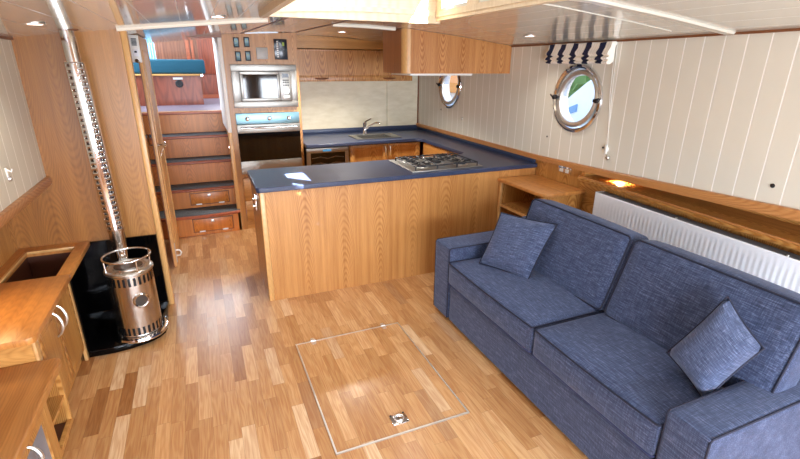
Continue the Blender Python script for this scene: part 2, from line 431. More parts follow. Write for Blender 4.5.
# right wall, upper: cream boards with two round holes
PY = [(3.02, 1.547), (5.15, 1.563)]; PR = .235
mb = MB()
def quad(pts): mb.bm.faces.new([mb.bm.verts.new(Vector(q)) for q in pts])
def wquad(y0, y1, z0a, z0b, z1a, z1b): quad([(xw(y1), y1, z0b), (xw(y0), y0, z0a), (xw(y0), y0, z1a), (xw(y1), y1, z1b)])
ys = [YR, -.8, 0, .6, 1.0, 1.3, 1.6, 1.9, 2.25, 2.6, 2.70, 3.34, 4.83, 5.47, 6.12]
for y0, y1 in zip(ys, ys[1:]):
    if (y0, y1) in ((2.70, 3.34), (4.83, 5.47)):
        cy, cz = PY[0] if y0 < 4 else PY[1]
        wquad(y0, y1, zr(y0)-.03, zr(y1)-.03, 1.2, 1.2); wquad(y0, y1, 1.9, 1.9, 2.0, 2.0)
        n = 48
        for k in range(n):
            def pt(k):
                a = 2*PI*k/n+PI/4; c, s_ = math.cos(a), math.sin(a); m = max(abs(c), abs(s_))
                sy = cy+c/m*.5; sz = cz+s_/m*.5
                return (2.852, min(max(sy, y0), y1), min(max(sz, 1.2), 1.9)), (2.852, cy+c*PR, cz+s_*PR)
            o1, i1 = pt(k); o2, i2 = pt(k+1)
            quad([o2, o1, i1, i2])
    else: wquad(y0, y1, zr(y0)-.03, zr(y1)-.03, 2.0, 2.0)
bmesh.ops.remove_doubles(mb.bm, verts=mb.bm.verts, dist=.0004)
struct(mb, 'wall_right', 'wall_r')
# lower lining on the right: flush panel by the kitchen, open niche forward of it
mb = MB(); mb.box(2.862, 2.88, 2.86, 6.12, 0, 1.01)
struct(mb, 'wall_right_panel', 'oak_zy')
mb = MB(); mb.box(2.858, 2.90, 2.60, 2.86, 0, .925); mb.box(3.10, 3.13, YR, 2.86, 0, 1.25); mb.box(2.87, 3.1, 2.84, 2.86, .94, 1.03)
struct(mb, 'wall_right_niche', 'oak_yz')
struct(B(2.872, 2.90, YR, 2.62, 0, .92), 'wall_right_backing', 'oak_zy')
mb = MB(); rings = []
for y in [YR, 0, .6, 1.0, 1.3, 1.6, 1.9, 2.2, 2.6, 2.7, 3.0, 3.4, 4.5, 6.1]:
    x, z = xw(y), zr(y); h = .055 if y < 2.0 else .055-.015*min(1, (y-2)/1.4)
    rings.append([(x+.012, y, z), (x-.02, y, z), (x-.028, y, z-.008), (x-.028, y, z-h), (x+.012, y, z-h)])
mb.loft(rings); struct(mb, 'trim_7', 'rail')
mb = MB(); rings = []                                                            # soffit of the side deck over the niche
for y in [YR, 0, 1.0, 1.9, 2.6, 2.85]:
    z = zr(y)-.05; rings.append([(xw(y), y, z), (3.12, y, z), (3.12, y, z+.02), (xw(y), y, z+.02)])
mb.loft(rings); struct(mb, 'trim_8', 'oak_y')
mb = MB(); rings = []
for y in [YR, 0, 1.0, 1.9, 2.7, 3.955]:
    x = xw(y); z = zc(x); rings.append([(x-.012, y, z+.004), (x-.012, y, z-.012), (x+.004, y, z-.012), (x+.004, y, z+.004)])
mb.loft(rings); struct(mb, 'trim_9', 'trim_dark')

# left side
def flat(x0, x1, y0, y1, z0, z1): return B(x0, x1, y0, y1, z0, z1)
struct(flat(-1.0, -.985, YR, 3.683, 1.07, 1.95), 'wall_left', 'wall_l')
struct(flat(-1.26, -1.24, YR, 3.683, 0, 1.06), 'wall_left_panel', 'oak_zy')
struct(flat(-1.26, -.985, YR, 3.683, 1.035, 1.055), 'trim_10', 'oak_y')
struct(B(-1.0, -.958, YR, 3.683, 1.03, 1.082, bev=.008), 'trim_11', 'rail')
struct(B(-.99, -.972, YR, 3.683, zc(-.985)-.014, zc(-.985)+.003), 'trim_12', 'trim_dark')

# stove bulkhead
Yb = 3.683
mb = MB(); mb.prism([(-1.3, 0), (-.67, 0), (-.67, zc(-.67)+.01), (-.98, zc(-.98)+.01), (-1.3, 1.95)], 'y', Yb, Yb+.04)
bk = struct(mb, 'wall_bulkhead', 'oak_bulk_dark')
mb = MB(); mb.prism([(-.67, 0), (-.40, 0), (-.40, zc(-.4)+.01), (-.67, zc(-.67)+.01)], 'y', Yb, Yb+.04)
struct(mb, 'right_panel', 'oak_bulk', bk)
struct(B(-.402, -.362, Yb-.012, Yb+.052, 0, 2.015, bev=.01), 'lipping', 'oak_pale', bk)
struct(B(-.70, -.66, Yb+.04, 5.32, 0, 2.1), 'wall_passage', 'oak_zy')

# rear wall; unseen windows added for fill light and the microwave's reflection
mb = MB(); mb.box(-1.3, 3.2, YR-.04, YR, 0, .6); mb.box(-1.3, -.9, YR-.04, YR, .6, 2.2); mb.box(2.7, 3.2, YR-.04, YR, .6, 2.2); mb.box(-.9, 2.7, YR-.04, YR, 1.45, 2.2); mb.box(1.15, 1.5, YR-.04, YR, .6, 1.45)
struct(mb, 'wall_rear', 'oak_z')
struct(B(-.9, 1.15, YR-.025, YR-.02, .6, 1.45), 'window_4', 'glass'); struct(B(1.5, 2.7, YR-.025, YR-.02, .6, 1.45), 'window_5', 'glass')

# kitchen back wall, splash panels
struct(B(1.0, 3.0, 6.06, 6.1, 0, 2.15), 'wall_back', 'ply')
mb = MB(); mb.box(1.06, 2.375, 6.045, 6.06, .94, 1.72); mb.box(2.385, 2.85, 6.045, 6.06, .94, 1.72)
struct(mb, 'splash_panel', 'ply', None)
struct(B(2.838, 2.852, 6.03, 6.06, .98, 1.9), 'trim_13', 'trim_dark')

# portholes ---------------------------------------------------------------
def porthole(idx, cy, cz):
    ring = MB()
    prof = [(.232, .10), (.232, .02), (.236, -.012), (.25, -.022), (.266, -.016), (.272, 0), (.272, .006)]
    ring.lathe(prof, (2.852, cy, cz), 'x', 56)
    bmesh.ops.delete(ring.bm, geom=[f for f in ring.bm.faces if len(f.verts) > 4], context='FACES')
    w = struct(ring, 'window_%d' % idx, 'chrome')
    inner = MB(); R = Matrix.Translation((2.86, cy, cz)) @ Matrix.Rotation(math.radians(7), 4, 'Y')
    pr = [(.226, .012), (.228, -.014), (.212, -.022), (.188, -.014), (.184, .012)]
    inner.lathe(pr+[pr[0]], (0, 0, 0), 'x', 56)
    bmesh.ops.delete(inner.bm, geom=[f for f in inner.bm.faces if len(f.verts) > 4], context='FACES')
    for v in inner.bm.verts: v.co = R @ v.co
    struct(inner, 'window_frame', 'pewter', w)
    g = MB(); g.cyl((0, 0, 0), .188, -.003, .003, 'x', 40)
    for v in g.bm.verts: v.co = R @ v.co
    struct(g, 'pane', 'glass', w)
    for s_ in (-1, 1):
        c = MB(); c.cyl((2.84, cy+s_*.238, cz), .018, -.03, .01, 'x', 16, .004); c.box(2.822, 2.85, cy+s_*.21-.012, cy+s_*.21+.012, cz-.012, cz+.012, bev=.004)
        c.tube([(2.81, cy+s_*.238, cz), (2.805, cy+s_*.255, cz+.012), (2.81, cy+s_*.27, cz+.02)], .006)
        struct(c, 'pivot', 'black', w)
    lin_ = MB(); lin_.lathe([(.233, .006), (.233, .12)], (2.852, cy, cz), 'x', 48)
    bmesh.ops.delete(lin_.bm, geom=[f for f in lin_.bm.faces if len(f.verts) > 4], context='FACES')
    struct(lin_, 'reveal', 'white', w)
for i, (cy, cz) in enumerate(PY): porthole(i+1, cy, cz)

# ------------------------------------------------------------------ floor hatch
h = thing('floor_hatch', 'oak floor hatch with a thin metal edge, flush in the floor before the sofa', 'hatch', (.785, 2.235, 0))
HX0, HX1, HY0, HY1 = .418, 1.155, 1.736, 2.735
B(HX0, HX1, HY0, HY1, 0, .003).build('lid', 'floor', h)
mb = MB(); w = .009
mb.box(HX0-w, HX0, HY0-w, HY1+w, 0, .006); mb.box(HX1, HX1+w, HY0-w, HY1+w, 0, .006); mb.box(HX0, HX1, HY0-w, HY0, 0, .006); mb.box(HX0, HX1, HY1, HY1+w, 0, .006)
mb.build('edge_strip', 'pewter', h)
for x in (.53, 1.045):
    mb = MB(); mb.prism([(x-.012, HY1-.034), (x+.012, HY1-.034), (x+.018, HY1-.012), (x+.012, HY1+.005), (x+.018, HY1+.02), (x+.01, HY1+.04), (x-.01, HY1+.04), (x-.018, HY1+.02), (x-.012, HY1+.005), (x-.018, HY1-.012)], 'z', .003, .0065)
    mb.tube([(x-.016, HY1+.004, .007), (x+.016, HY1+.004, .007)], .004)
    mb.build('hinge', 'pewter', h)
mb = MB(); mb.box(.742, .832, 1.792, 1.872, .003, .008, bev=.002)
la = mb.build('lift_ring_plate', 'chrome', h)
mb = MB(); mb.tube([(.787+.026*math.cos(a), 1.832+.024*math.sin(a), .011) for a in [2*PI*k/20 for k in range(20)]], .004, 8, True); mb.build('lift_ring', 'pewter', la)
for x in (.750, .824):
    for y in (1.80, 1.864):
        mb = MB(); mb.cyl((x, y, 0), .005, .008, .0095, 'z', 10); mb.build('screw', 'black', la)

# ------------------------------------------------------------------ peninsula and kitchen
def bow(mb, p0, p1, out, r=.005, h=.028):
    p0, p1, out = Vector(p0), Vector(p1), Vector(out)
    mb.tube([p0+(p1-p0)*(i/10)+out*(h*math.sin(PI*i/10)**.6) for i in range(11)], [r*(.7+.9*math.sin(PI*i/10)) for i in range(11)], 8)
pen = thing('peninsula_cabinet', 'oak peninsula base cabinet with arched grain front under the blue worktop', 'kitchen cabinet', (1.6, 3.75, 0))
B(.378, 2.852, 3.433, 3.452, 0, .902).build('front_panel', 'oak_front', pen)
mb = MB(); mb.box(.338, .378, 3.431, 3.456, 0, .902, bev=.008); mb.build('corner_post', 'oak_pale', pen)
B(.338, .356, 3.456, 4.06, 0, .902).build('end_panel', 'oak_zy', pen)
B(.356, 2.49, 4.03, 4.05, .09, .90).build('inner_panel', 'oak_z', pen)
B(.36, 2.85, 3.47, 4.0, .0, .02).build('bottom_board', 'oak_y', pen)
mb = MB(); mb.box(.318, .338, 3.60, 3.66, .72, .84, bev=.004); mb.cyl((.318, 3.63, .81), .014, -.012, 0, 'x', 14); mb.cyl((.318, 3.63, .75), .012, -.016, 0, 'x', 14); mb.build('end_catch', 'chrome', pen)

wt = thing('worktop', 'dark blue laminate worktop running round the kitchen in a U', 'worktop', (1.8, 4.5, .9))
CT, CB = .94, .902
mb = MB()
mb.prism([(.335, 3.411), (2.852, 3.411), (2.852, 5.21), (2.853, 6.045), (1.068, 6.045), (1.068, 5.19), (1.9, 5.20), (2.44, 5.21), (2.50, 5.15), (2.50, 4.16), (2.43, 4.09), (.345, 4.09), (.318, 4.06), (.318, 3.43)], 'z', CB, CT)
# hole for the sink bowl
slab = mb.build('slab', 'laminate', wt)
cut = B(1.80, 2.20, 5.38, 5.66, .8, 1.0).build('cutter', 'laminate')
md = slab.modifiers.new('b', 'BOOLEAN'); md.object = cut; md.operation = 'DIFFERENCE'; md.solver = 'EXACT'
dg = bpy.context.evaluated_depsgraph_get(); me2 = bpy.data.meshes.new_from_object(slab.evaluated_get(dg))
slab.modifiers.clear(); slab.data = me2; bpy.data.objects.remove(cut)
bv = slab.modifiers.new('bevel', 'BEVEL'); bv.width = .006; bv.segments = 2; bv.limit_method = 'ANGLE'
B(1.068, 2.834, 6.027, 6.045, CT, .998, bev=.004).build('upstand', 'laminate', wt)
B(2.834, 2.852, 3.44, 6.045, CT, .985, bev=.004).build('upstand', 'laminate', wt)

# sink and tap
sn = thing('sink', 'stainless steel sink set in the blue worktop below the tap', 'sink', (2.0, 5.52, .94))
mb = MB()
for a in ((1.72, 2.30, 5.34, 5.385), (1.72, 2.30, 5.655, 5.70), (1.72, 1.805, 5.385, 5.655), (2.195, 2.30, 5.385, 5.655)): mb.box(*a, CT, CT+.006)
mb.tube([(1.72, 5.34, CT+.006), (2.30, 5.34, CT+.006), (2.30, 5.70, CT+.006), (1.72, 5.70, CT+.006)], .006, 8, True)
mb.build('rim', 'steel', sn)
mb = MB(); x0, x1, y0, y1 = 1.805, 2.195, 5.385, 5.655
R_ = [[(x0, y0, z), (x1, y0, z), (x1, y1, z), (x0, y1, z)] for z in (CT+.004, .80)]
mb.loft(R_, cap=False); mb.bm.faces.new([mb.bm.verts.new(Vector((x, y, .80))) for x, y in ((x0, y0), (x1, y0), (x1, y1), (x0, y1))]); mb.build('bowl', 'steel', sn)
mb = MB(); mb.cyl((2.0, 5.52, .80), .03, 0, .005, 'z', 20); mb.build('drain', 'chrome', sn)
tp = thing('mixer_tap', 'chrome mixer tap standing behind the sink', 'tap', (1.96, 5.76, .94))
mb = MB(); mb.lathe([(.03, 0), (.03, .01), (.022, .02), (.021, .12), (.024, .125), (.024, .15), (.012, .158)], (1.96, 5.76, CT), 'z', 20); mb.build('body', 'chrome', tp)
mb = MB(); mb.tube([(1.965, 5.75, CT+.06), (2.0, 5.71, CT+.11), (2.06, 5.64, CT+.155), (2.10, 5.60, CT+.16), (2.105, 5.592, CT+.14)], [.014, .013, .012, .013, .012], 10); mb.build('spout', 'chrome', tp)
mb = MB(); mb.tube([(1.96, 5.76, CT+.15), (1.98, 5.74, CT+.175), (2.03, 5.70, CT+.205)], [.01, .009, .006], 8); mb.build('lever', 'chrome', tp)

# hob
hb = thing('gas_hob', 'steel gas hob with black pan supports on the peninsula worktop', 'hob', (1.95, 3.75, .94))
HX = (1.60, 2.30, 3.475, 4.03)
B(*HX, CT, CT+.008, bev=.003).build('plate', 'steel', hb)
burn = [(1.76, 3.62, .038), (1.76, 3.87, .05), (1.95, 3.75, .06), (2.14, 3.62, .05), (2.14, 3.87, .038)]
for x, y, r in burn:
    mb = MB(); mb.lathe([(r*1.5, .008), (r*1.4, .012), (r*1.05, .014)], (x, y, CT), 'z', 24); b_ = mb.build('burner', 'pewter', hb)
    mb = MB(); mb.lathe([(r, .014), (r, .02), (r*.85, .024), (r*.2, .025)], (x, y, CT), 'z', 24); mb.build('burner_cap', 'cast', b_)
for x0, x1 in ((1.645, 1.85), (1.855, 2.045), (2.05, 2.255)):
    mb = MB(); y0, y1 = 3.51, 3.955; z = CT+.04; r = .0055
    mb.tube([(x0, y0, z), (x1, y0, z), (x1, y1, z), (x0, y1, z)], r, 6, True)
    xm = (x0+x1)/2
    for yy in ((3.62, 3.87) if abs(xm-1.95) > .1 else (3.75,)):
        for a in range(4):
            c, s_ = math.cos(PI/4+a*PI/2), math.sin(PI/4+a*PI/2)
            mb.tube([(xm+c*.025, yy+s_*.025, z+.002), (xm+c*.09, yy+s_*.09, z)], r, 6)
        mb.tube([(x0, yy, z), (xm-.03, yy, z)], r, 6); mb.tube([(x1, yy, z), (xm+.03, yy, z)], r, 6)
        mb.tube([(xm, yy+.03, z), (xm, yy+.12, z)], r, 6); mb.tube([(xm, yy-.03, z), (xm, yy-.11, z)], r, 6)
    for x in (x0, x1):
        for y in (y0, y1): mb.tube([(x, y, z), (x, y, CT+.006)], r, 6)
    mb.build('pan_support', 'cast', hb)
for x, y in ((1.71, 3.995), (1.81, 3.995), (2.11, 3.995), (2.20, 3.995), (1.95, 3.995)):
    mb = MB(); mb.lathe([(.019, .008), (.019, .012), (.016, .014), (.0145, .034), (.012, .037)], (x, y, CT), 'z', 18)
    mb.box(x-.003, x+.003, y-.015, y+.015, CT+.034, CT+.041, bev=.001); mb.build('knob', 'chrome', hb)

# cabinets on the back run
YF = 5.25
def shaker(par, name, x0, x1, z0, z1, y=YF, mat='oak_z', st=.055, handle=None, axis='y'):
    mb = MB(); t_ = .02
    def bx(a0, a1, b0, b1, d0, d1, bev=0):
        if axis == 'y': mb.box(a0, a1, y+d0, y+d1, b0, b1, bev=bev)
        else: mb.box(y+d0, y+d1, a0, a1, b0, b1, bev=bev)
    bx(x0, x0+st, z0, z1, -t_, 0, .002); bx(x1-st, x1, z0, z1, -t_, 0, .002)
    bx(x0+st, x1-st, z1-st, z1, -t_, 0, .002); bx(x0+st, x1-st, z0, z0+st, -t_, 0, .002)
    bx(x0+st, x1-st, z0+st, z1-st, -t_*.5, 0)
    return mb.build(name, mat, par)
sc_ = thing('sink_cabinet', 'oak base cabinet with two panelled doors under the sink', 'kitchen cabinet', (2.05, 5.5, 0))
mb = MB(); mb.box(1.59, 1.608, 5.27, 6.0, .08, .90); mb.box(2.50, 2.52, 5.27, 6.0, .08, .90); mb.box(1.608, 2.5, 5.30, 6.0, 0, .10); mb.build('carcass', 'oak_z', sc_)
for x0, x1, hx in ((1.595, 2.062, 2.035), (2.068, 2.50, 2.095)):
    d = shaker(sc_, 'door', x0, x1, .10, .892)
    mb = MB(); bow(mb, (hx, YF-.02, .87), (hx, YF-.02, .75), (0, -1, 0)); mb.build('handle', 'pewter', d)
wc = thing('wine_cooler', 'steel framed wine cooler with dark glass door under the worktop', 'wine cooler', (1.32, 5.5, 0))
mb = MB(); mb.box(1.075, 1.582, 5.27, 5.95, .08, .895); mb.build('body', 'black', wc)
mb = MB(); mb.box(1.08, 1.58, 5.25, 5.27, .83, .885, bev=.003); mb.box(1.08, 1.125, 5.25, 5.27, .1, .83); mb.box(1.535, 1.58, 5.25, 5.27, .1, .83); mb.box(1.125, 1.535, 5.25, 5.27, .1, .16)
fr = mb.build('door_frame', 'steel', wc)
B(1.125, 1.535, 5.258, 5.268, .16, .83).build('door_glass', 'black_glass', fr)
B(1.27, 1.37, 5.246, 5.251, .845, .868).build('display', 'cyan_lcd', fr)
mb = MB()
for z in (.70, .77): mb.tube([(1.14, 5.254, z), (1.24, 5.252, z+.012), (1.33, 5.252, z-.008), (1.42, 5.252, z+.012), (1.52, 5.254, z)], .004, 6)
mb.build('shelf', 'steel', wc)
sd = thing('corner_cabinet', 'oak base cabinet with plain front under the right-hand worktop', 'kitchen cabinet', (2.7, 4.6, 0))
mb = MB(); mb.box(2.545, 2.845, 4.12, 5.2, .0, .90); mb.build('carcass', 'oak_zy', sd)
B(2.525, 2.545, 4.14, 5.18, .70, .892, bev=.002).build('drawer', 'oak_yz', sd); B(2.525, 2.545, 4.14, 5.18, .10, .69, bev=.002).build('door', 'oak_zy', sd)

# tall oven housing
th = thing('oven_housing', 'tall oak cabinet holding the microwave and oven beside the stairs', 'tall cabinet', (.68, 5.6, 0))
TX0, TX1 = .305, 1.06
mb = MB(); ztop = 2.07
mb.prism([(TX0, 0), (.362, 0), (.362, 2.078), (TX0, 2.07)], 'y', 5.30, 5.32)
mb.prism([(1.028, 0), (TX1, 0), (TX1, 2.11), (1.028, 2.11)], 'y', 5.30, 5.32)
mb.prism([(.362, 1.79), (1.028, 1.79), (1.028, 2.108), (.362, 2.076)], 'y', 5.30, 5.32)
mb.box(.362, 1.028, 5.30, 5.32, 1.30, 1.352); mb.box(.362, 1.028, 5.30, 5.32, .60, .64)
mb.build('face_frame', 'oak_z', th)
B(TX0, TX0+.018, 5.32, 6.04, 0, 2.06).build('side_panel', 'oak_zy', th)
B(TX1-.018, TX1, 5.32, 6.04, 0, 2.10).build('side_panel', 'oak_zy', th)
mb = MB(); mb.box(.325, 1.04, 5.34, 6.04, 1.31, 1.33); mb.box(.325, 1.04, 5.34, 6.04, .61, .63); mb.box(.325, 1.04, 6.02, 6.04, .02, 2.0); mb.build('shelf', 'oak_y', th)
B(.365, 1.025, 5.292, 5.312, .335, .595, bev=.003).build('drawer', 'oak_x', th)
B(.365, 1.025, 5.292, 5.312, .10, .33, bev=.003).build('drawer', 'oak_x', th)
B(TX0, TX1, 5.305, 5.32, 0, .098).build('plinth', 'oak_x', th)

mw = thing('microwave', 'built-in steel microwave with dark glass door above the oven', 'microwave', (.695, 5.4, 1.352))
mb = MB(); y0 = 5.278
for a in ((.360, 1.030, 1.725, 1.788), (.360, 1.030, 1.354, 1.418), (.360, .438, 1.418, 1.725), (.968, 1.030, 1.418, 1.725)): mb.box(a[0], a[1], y0, 5.298, a[2], a[3], bev=.002)
mb.build('trim_frame', 'steel', mw)
B(.44, .966, 5.295, 5.66, 1.42, 1.723).build('body', 'black', mw)
mb = MB()
for a in ((.442, .842, 1.69, 1.722), (.442, .842, 1.422, 1.452), (.442, .468, 1.452, 1.69), (.818, .842, 1.452, 1.69)): mb.box(a[0], a[1], 5.268, 5.296, a[2], a[3], bev=.003)
dr = mb.build('door', 'steel', mw)
B(.468, .818, 5.276, 5.292, 1.452, 1.69).build('door_glass', 'black_glass', dr)
mb = MB(); mb.box(.845, .964, 5.268, 5.296, 1.422, 1.722, bev=.002); cp = mb.build('control_panel', 'steel', mw)
B(.872, .94, 5.265, 5.269, 1.66, 1.70).build('display', 'screen', cp)
mb = MB()
for z in (1.575, 1.605):
    for x in (.873, .897, .921): mb.box(x, x+.018, 5.264, 5.269, z, z+.012)
mb.box(.873, .94, 5.264, 5.269, 1.628, 1.638); mb.build('button', 'feet', cp)
mb = MB(); mb.cyl((.905, 5.268, 1.525), .03, -.016, 0, 'y', 24, .003); mb.build('dial', 'chrome', cp)
B(.872, .942, 5.263, 5.269, 1.445, 1.475, bev=.002).build('open_button', 'pewter', cp)

ov = thing('oven', 'built-in oven with blue-filmed control strip and dark glass below the microwave', 'oven', (.695, 5.4, .64))
B(.36, 1.03, 5.276, 5.298, 1.185, 1.297, bev=.002).build('control_strip', 'steel_blue', ov)
for x in (.475, .705, .915):
    mb = MB(); mb.lathe([(.024, 0), (.022, -.006), (.017, -.008), (.016, -.026), (.012, -.03)], (x, 5.276, 1.24), 'y', 20); mb.build('knob', 'chrome', ov)
mb = MB(); mb.box(.36, 1.03, 5.272, 5.296, 1.09, 1.18, bev=.003); d = mb.build('door', 'steel', ov)
B(.362, 1.028, 5.276, 5.296, .785, 1.09).build('door_glass', 'black_glass', d)
B(.36, 1.03, 5.272, 5.296, .645, .785, bev=.003).build('door_foot', 'steel', d)
mb = MB(); mb.tube([(.40, 5.235, 1.148), (.99, 5.235, 1.148)], .011, 12); mb.tube([(.42, 5.235, 1.148), (.42, 5.275, 1.148)], .009, 10); mb.tube([(.97, 5.235, 1.148), (.97, 5.275, 1.148)], .009, 10); mb.build('handle', 'chrome', d)
B(.37, 1.02, 5.298, 5.85, .65, 1.29).build('body', 'black', ov)

# switches and panels above the microwave
lab = ['upper left', 'upper right', 'lower left', 'lower right']
first = None
for i, (x, z) in enumerate(((.443, 2.0), (.545, 2.005), (.448, 1.868), (.546, 1.872))):
    if first is None:
        first = thing('rocker_switch', 'black framed teal rocker switch, %s of the four' % lab[i], 'switch', (x, 5.3, z), 'rocker switches above the microwave')
        mb = MB()
        for a in ((x-.028, x+.028, z+.036, z+.048), (x-.028, x+.028, z-.048, z-.036), (x-.028, x-.017, z-.036, z+.036), (x+.017, x+.028, z-.036, z+.036)): mb.box(a[0], a[1], 5.288, 5.3, a[2], a[3], bev=.002)
        mb.build('bezel', 'black', first)
        mb = MB(); mb.prism([(5.3, z-.036), (5.286, z-.036), (5.292, z), (5.284, z+.036), (5.3, z+.036)], 'x', x-.017, x+.017); rk = mb.build('rocker', 'switch_teal', first)
        B(x-.008, x+.008, 5.2835, 5.2925, z+.008, z+.014).build('indicator', 'green', rk)
        x0_, z0_ = x, z
    else: copy_tree(first, (x-x0_, 0, z-z0_), 'black framed teal rocker switch, %s of the four' % lab[i])
mb = MB(); mb.box(.632, .748, 5.292, 5.3, 1.842, 1.956, bev=.012, seg=3); tag(mb.build('blanking_plate', 'grey_plate'), 'square pale grey blanking plate between the switches and the control panel', 'plate')
pn = thing('control_panel', 'dark blue control panel with rows of lights above the microwave', 'control panel', (.885, 5.3, 1.94))
B(.815, .952, 5.288, 5.3, 1.84, 2.042, bev=.003).build('faceplate', 'screen', pn)
mb = MB()
for k in range(8): mb.box(.842, .858, 5.284, 5.289, 1.862+k*.021, 1.873+k*.021)
mb.build('switch_row', 'white', pn)
mb = MB(); mb.box(.90, .922, 5.285, 5.289, 1.975, 2.01); mb.build('readout', 'green', pn)
mb = MB()
for z in (1.88, 1.91, 1.94): mb.cyl((.912, 5.289, z), .007, -.006, 0, 'y', 12)
mb.build('knob', 'feet', pn)

# wall cupboard over the sink
wcb = thing('wall_cupboard', 'oak wall cupboard with a wide flap door above the sink', 'wall cupboard', (1.9, 5.9, 1.6))
mb = MB(); mb.box(1.07, 2.63, 5.77, 6.04, 1.66, 1.69); mb.box(1.07, 1.09, 5.77, 6.04, 1.60, 2.06); mb.box(2.61, 2.63, 5.77, 6.04, 1.60, 2.0); mb.box(1.07, 2.63, 6.02, 6.04, 1.69, 2.0); mb.build('carcass', 'oak_z', wcb)
d = MB()
d.box(1.115, 2.60, 5.752, 5.77, 1.668, 1.955); d.box(1.085, 1.125, 5.745, 5.77, 1.60, 1.962, bev=.003); d.box(1.125, 2.62, 5.745, 5.77, 1.60, 1.668, bev=.003); d.box(1.125, 2.62, 5.745, 5.77, 1.945, 1.962, bev=.002)
d = d.build('flap_door', 'oak_burl', wcb)
for x in (1.42, 2.30):
    mb = MB(); bow(mb, (x-.085, 5.745, 1.637), (x+.085, 5.745, 1.637), (0, -1, -.2), .007, .03); mb.build('handle', 'trim_dark', d)
mb = MB(); mb.prism([(1.075, 1.972), (2.70, 1.972), (2.70, 2.0), (2.3, 2.045), (1.75, 2.092), (1.4, 2.108), (1.075, 2.112)], 'y', 5.735, 5.765); mb.build('fascia', 'oak_x', wcb)
B(1.063, 1.082, 5.70, 5.745, 1.78, 1.90, bev=.003).build('hinge', 'white', wcb); B(1.063, 1.082, 5.70, 5.745, 1.63, 1.67, bev=.003).build('hinge', 'white', wcb)

# overhead unit on the right
oh = thing('overhead_cupboard', 'oak overhead unit hanging from the ceiling above the hob', 'overhead cupboard', (2.3, 4.2, 1.73))
def topline(xs): return [(x, zc(x)-.002) for x in xs]
mb = MB(); xs = [2.85, 2.55, 2.3, 2.0, 1.785]
mb.prism([(1.785, 1.724), (2.85, 1.724)]+topline(xs), 'y', 3.958, 3.978); mb.build('front_panel', wood('oak_overhead', (202, 146, 88), (156, 96, 46), 'z', 'x', leaf=.21, off=.1, freq=240, period=.6, slope=.22), oh)
mb = MB(); pts = []
r = .065
for k in range(9):
    a = -PI/2-k*PI/16; pts.append((1.785+r*math.cos(a), 4.023+r*math.sin(a)))
for k in range(9):
    a = PI+k*PI/16; pts.append((1.785+(r-.02)*math.cos(a), 4.023+(r-.02)*math.sin(a)))
rings = [[(x, y, 1.724 if j == 0 else zc(x)-.002) for x, y in pts] for j in (0, 1)]
mb.loft(rings); mb.build('corner_post', 'oak_pale', oh)
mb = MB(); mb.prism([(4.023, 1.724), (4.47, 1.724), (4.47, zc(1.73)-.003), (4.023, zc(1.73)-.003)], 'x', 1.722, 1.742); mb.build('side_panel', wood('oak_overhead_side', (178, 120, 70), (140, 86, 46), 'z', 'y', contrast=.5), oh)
B(1.745, 2.85, 3.98, 4.47, 1.726, 1.74).build('bottom_board', 'oak_y', oh)
B(1.80, 2.45, 3.995, 4.45, 1.706, 1.725, bev=.003).build('extractor_plate', 'white', oh)
# hood underside reaches the wall

# ------------------------------------------------------------------ stairs and wheelhouse
st = thing('staircase', 'oak steps with charcoal carpet treads and red-brown nosings up to the wheelhouse', 'stairs', (-.15, 5.6, 0))
SX0, SX1 = -.64, .295
YN = [5.255, 5.50, 5.75, 6.0, 6.25]; ZN = [.245, .475, .735, .99, 1.245]
zprev = 0
for k, (y, z) in enumerate(zip(YN, ZN)):
    yr = y+.03
    rs = B(SX0, SX1, yr, yr+.018, zprev, z-.03).build('riser', 'oak_red', st)
    yn2 = YN[k+1]+.03 if k < 4 else y+.1
    n = 16; bowd = .05 if k == 0 else (.012 if k == 1 else 0)
    xs = [SX0+(SX1-SX0)*i/n for i in range(n+1)]
    fr_ = [(x, y-bowd*math.sin(PI*i/n)) for i, x in enumerate(xs)]
    mb = MB(); rings = [[(x, yy, z-.03), (x, yy-.008, z-.022), (x, yy-.008, z-.008), (x, yy, z), (x, yy+.016, z), (x, yy+.016, z-.03)] for x, yy in fr_]
    mb.loft(rings); mb.build('nosing', 'nosing', st)
    mb = MB(); mb.loft([[(x, yy+.016, z-.03), (x, yy+.016, z+.004), (x, yn2, z+.004), (x, yn2, z-.03)] for x, yy in fr_])
    if k < 4: mb.build('tread', 'carpet', st)
    else: mb.build('landing_edge', 'oak_y', st)
    if k < 2:
        zz = zprev+.035; z1 = z-.055; x0, x1 = -.21, .21
        mb = MB()
        for a in ((x0, x1, z1-.008, z1), (x0, x1, zz, zz+.008), (x0, x0+.008, zz, z1), (x1-.008, x1, zz, z1)): mb.box(a[0], a[1], yr-.004, yr+.002, a[2], a[3])
        mb.build('drawer_outline', 'trim_dark', rs)
        mb = MB(); mb.box(x0+.008, x1-.008, yr-.008, yr, zz+.008, z1-.008, bev=.002); dd = mb.build('drawer', 'oak_red', rs)
        mb = MB(); mb.box(-.02, .012, yr-.013, yr-.006, z1-.05, z1-.022, bev=.002); mb.build('latch', 'pewter', st)
        for hx in (-.12, .12):
            mb = MB(); mb.box(hx-.03, hx+.03, yr-.012, yr-.006, zz+.002, zz+.014); mb.build('hinge', 'pewter', st)
    zprev = z
B(SX1, SX1+.01, 5.325, 6.3, 0, 1.245).build('stringer', 'oak_zy', st)
B(SX0-.02, SX0, 5.29, 6.3, 0, 1.245).build('stringer', 'oak_zy', st)
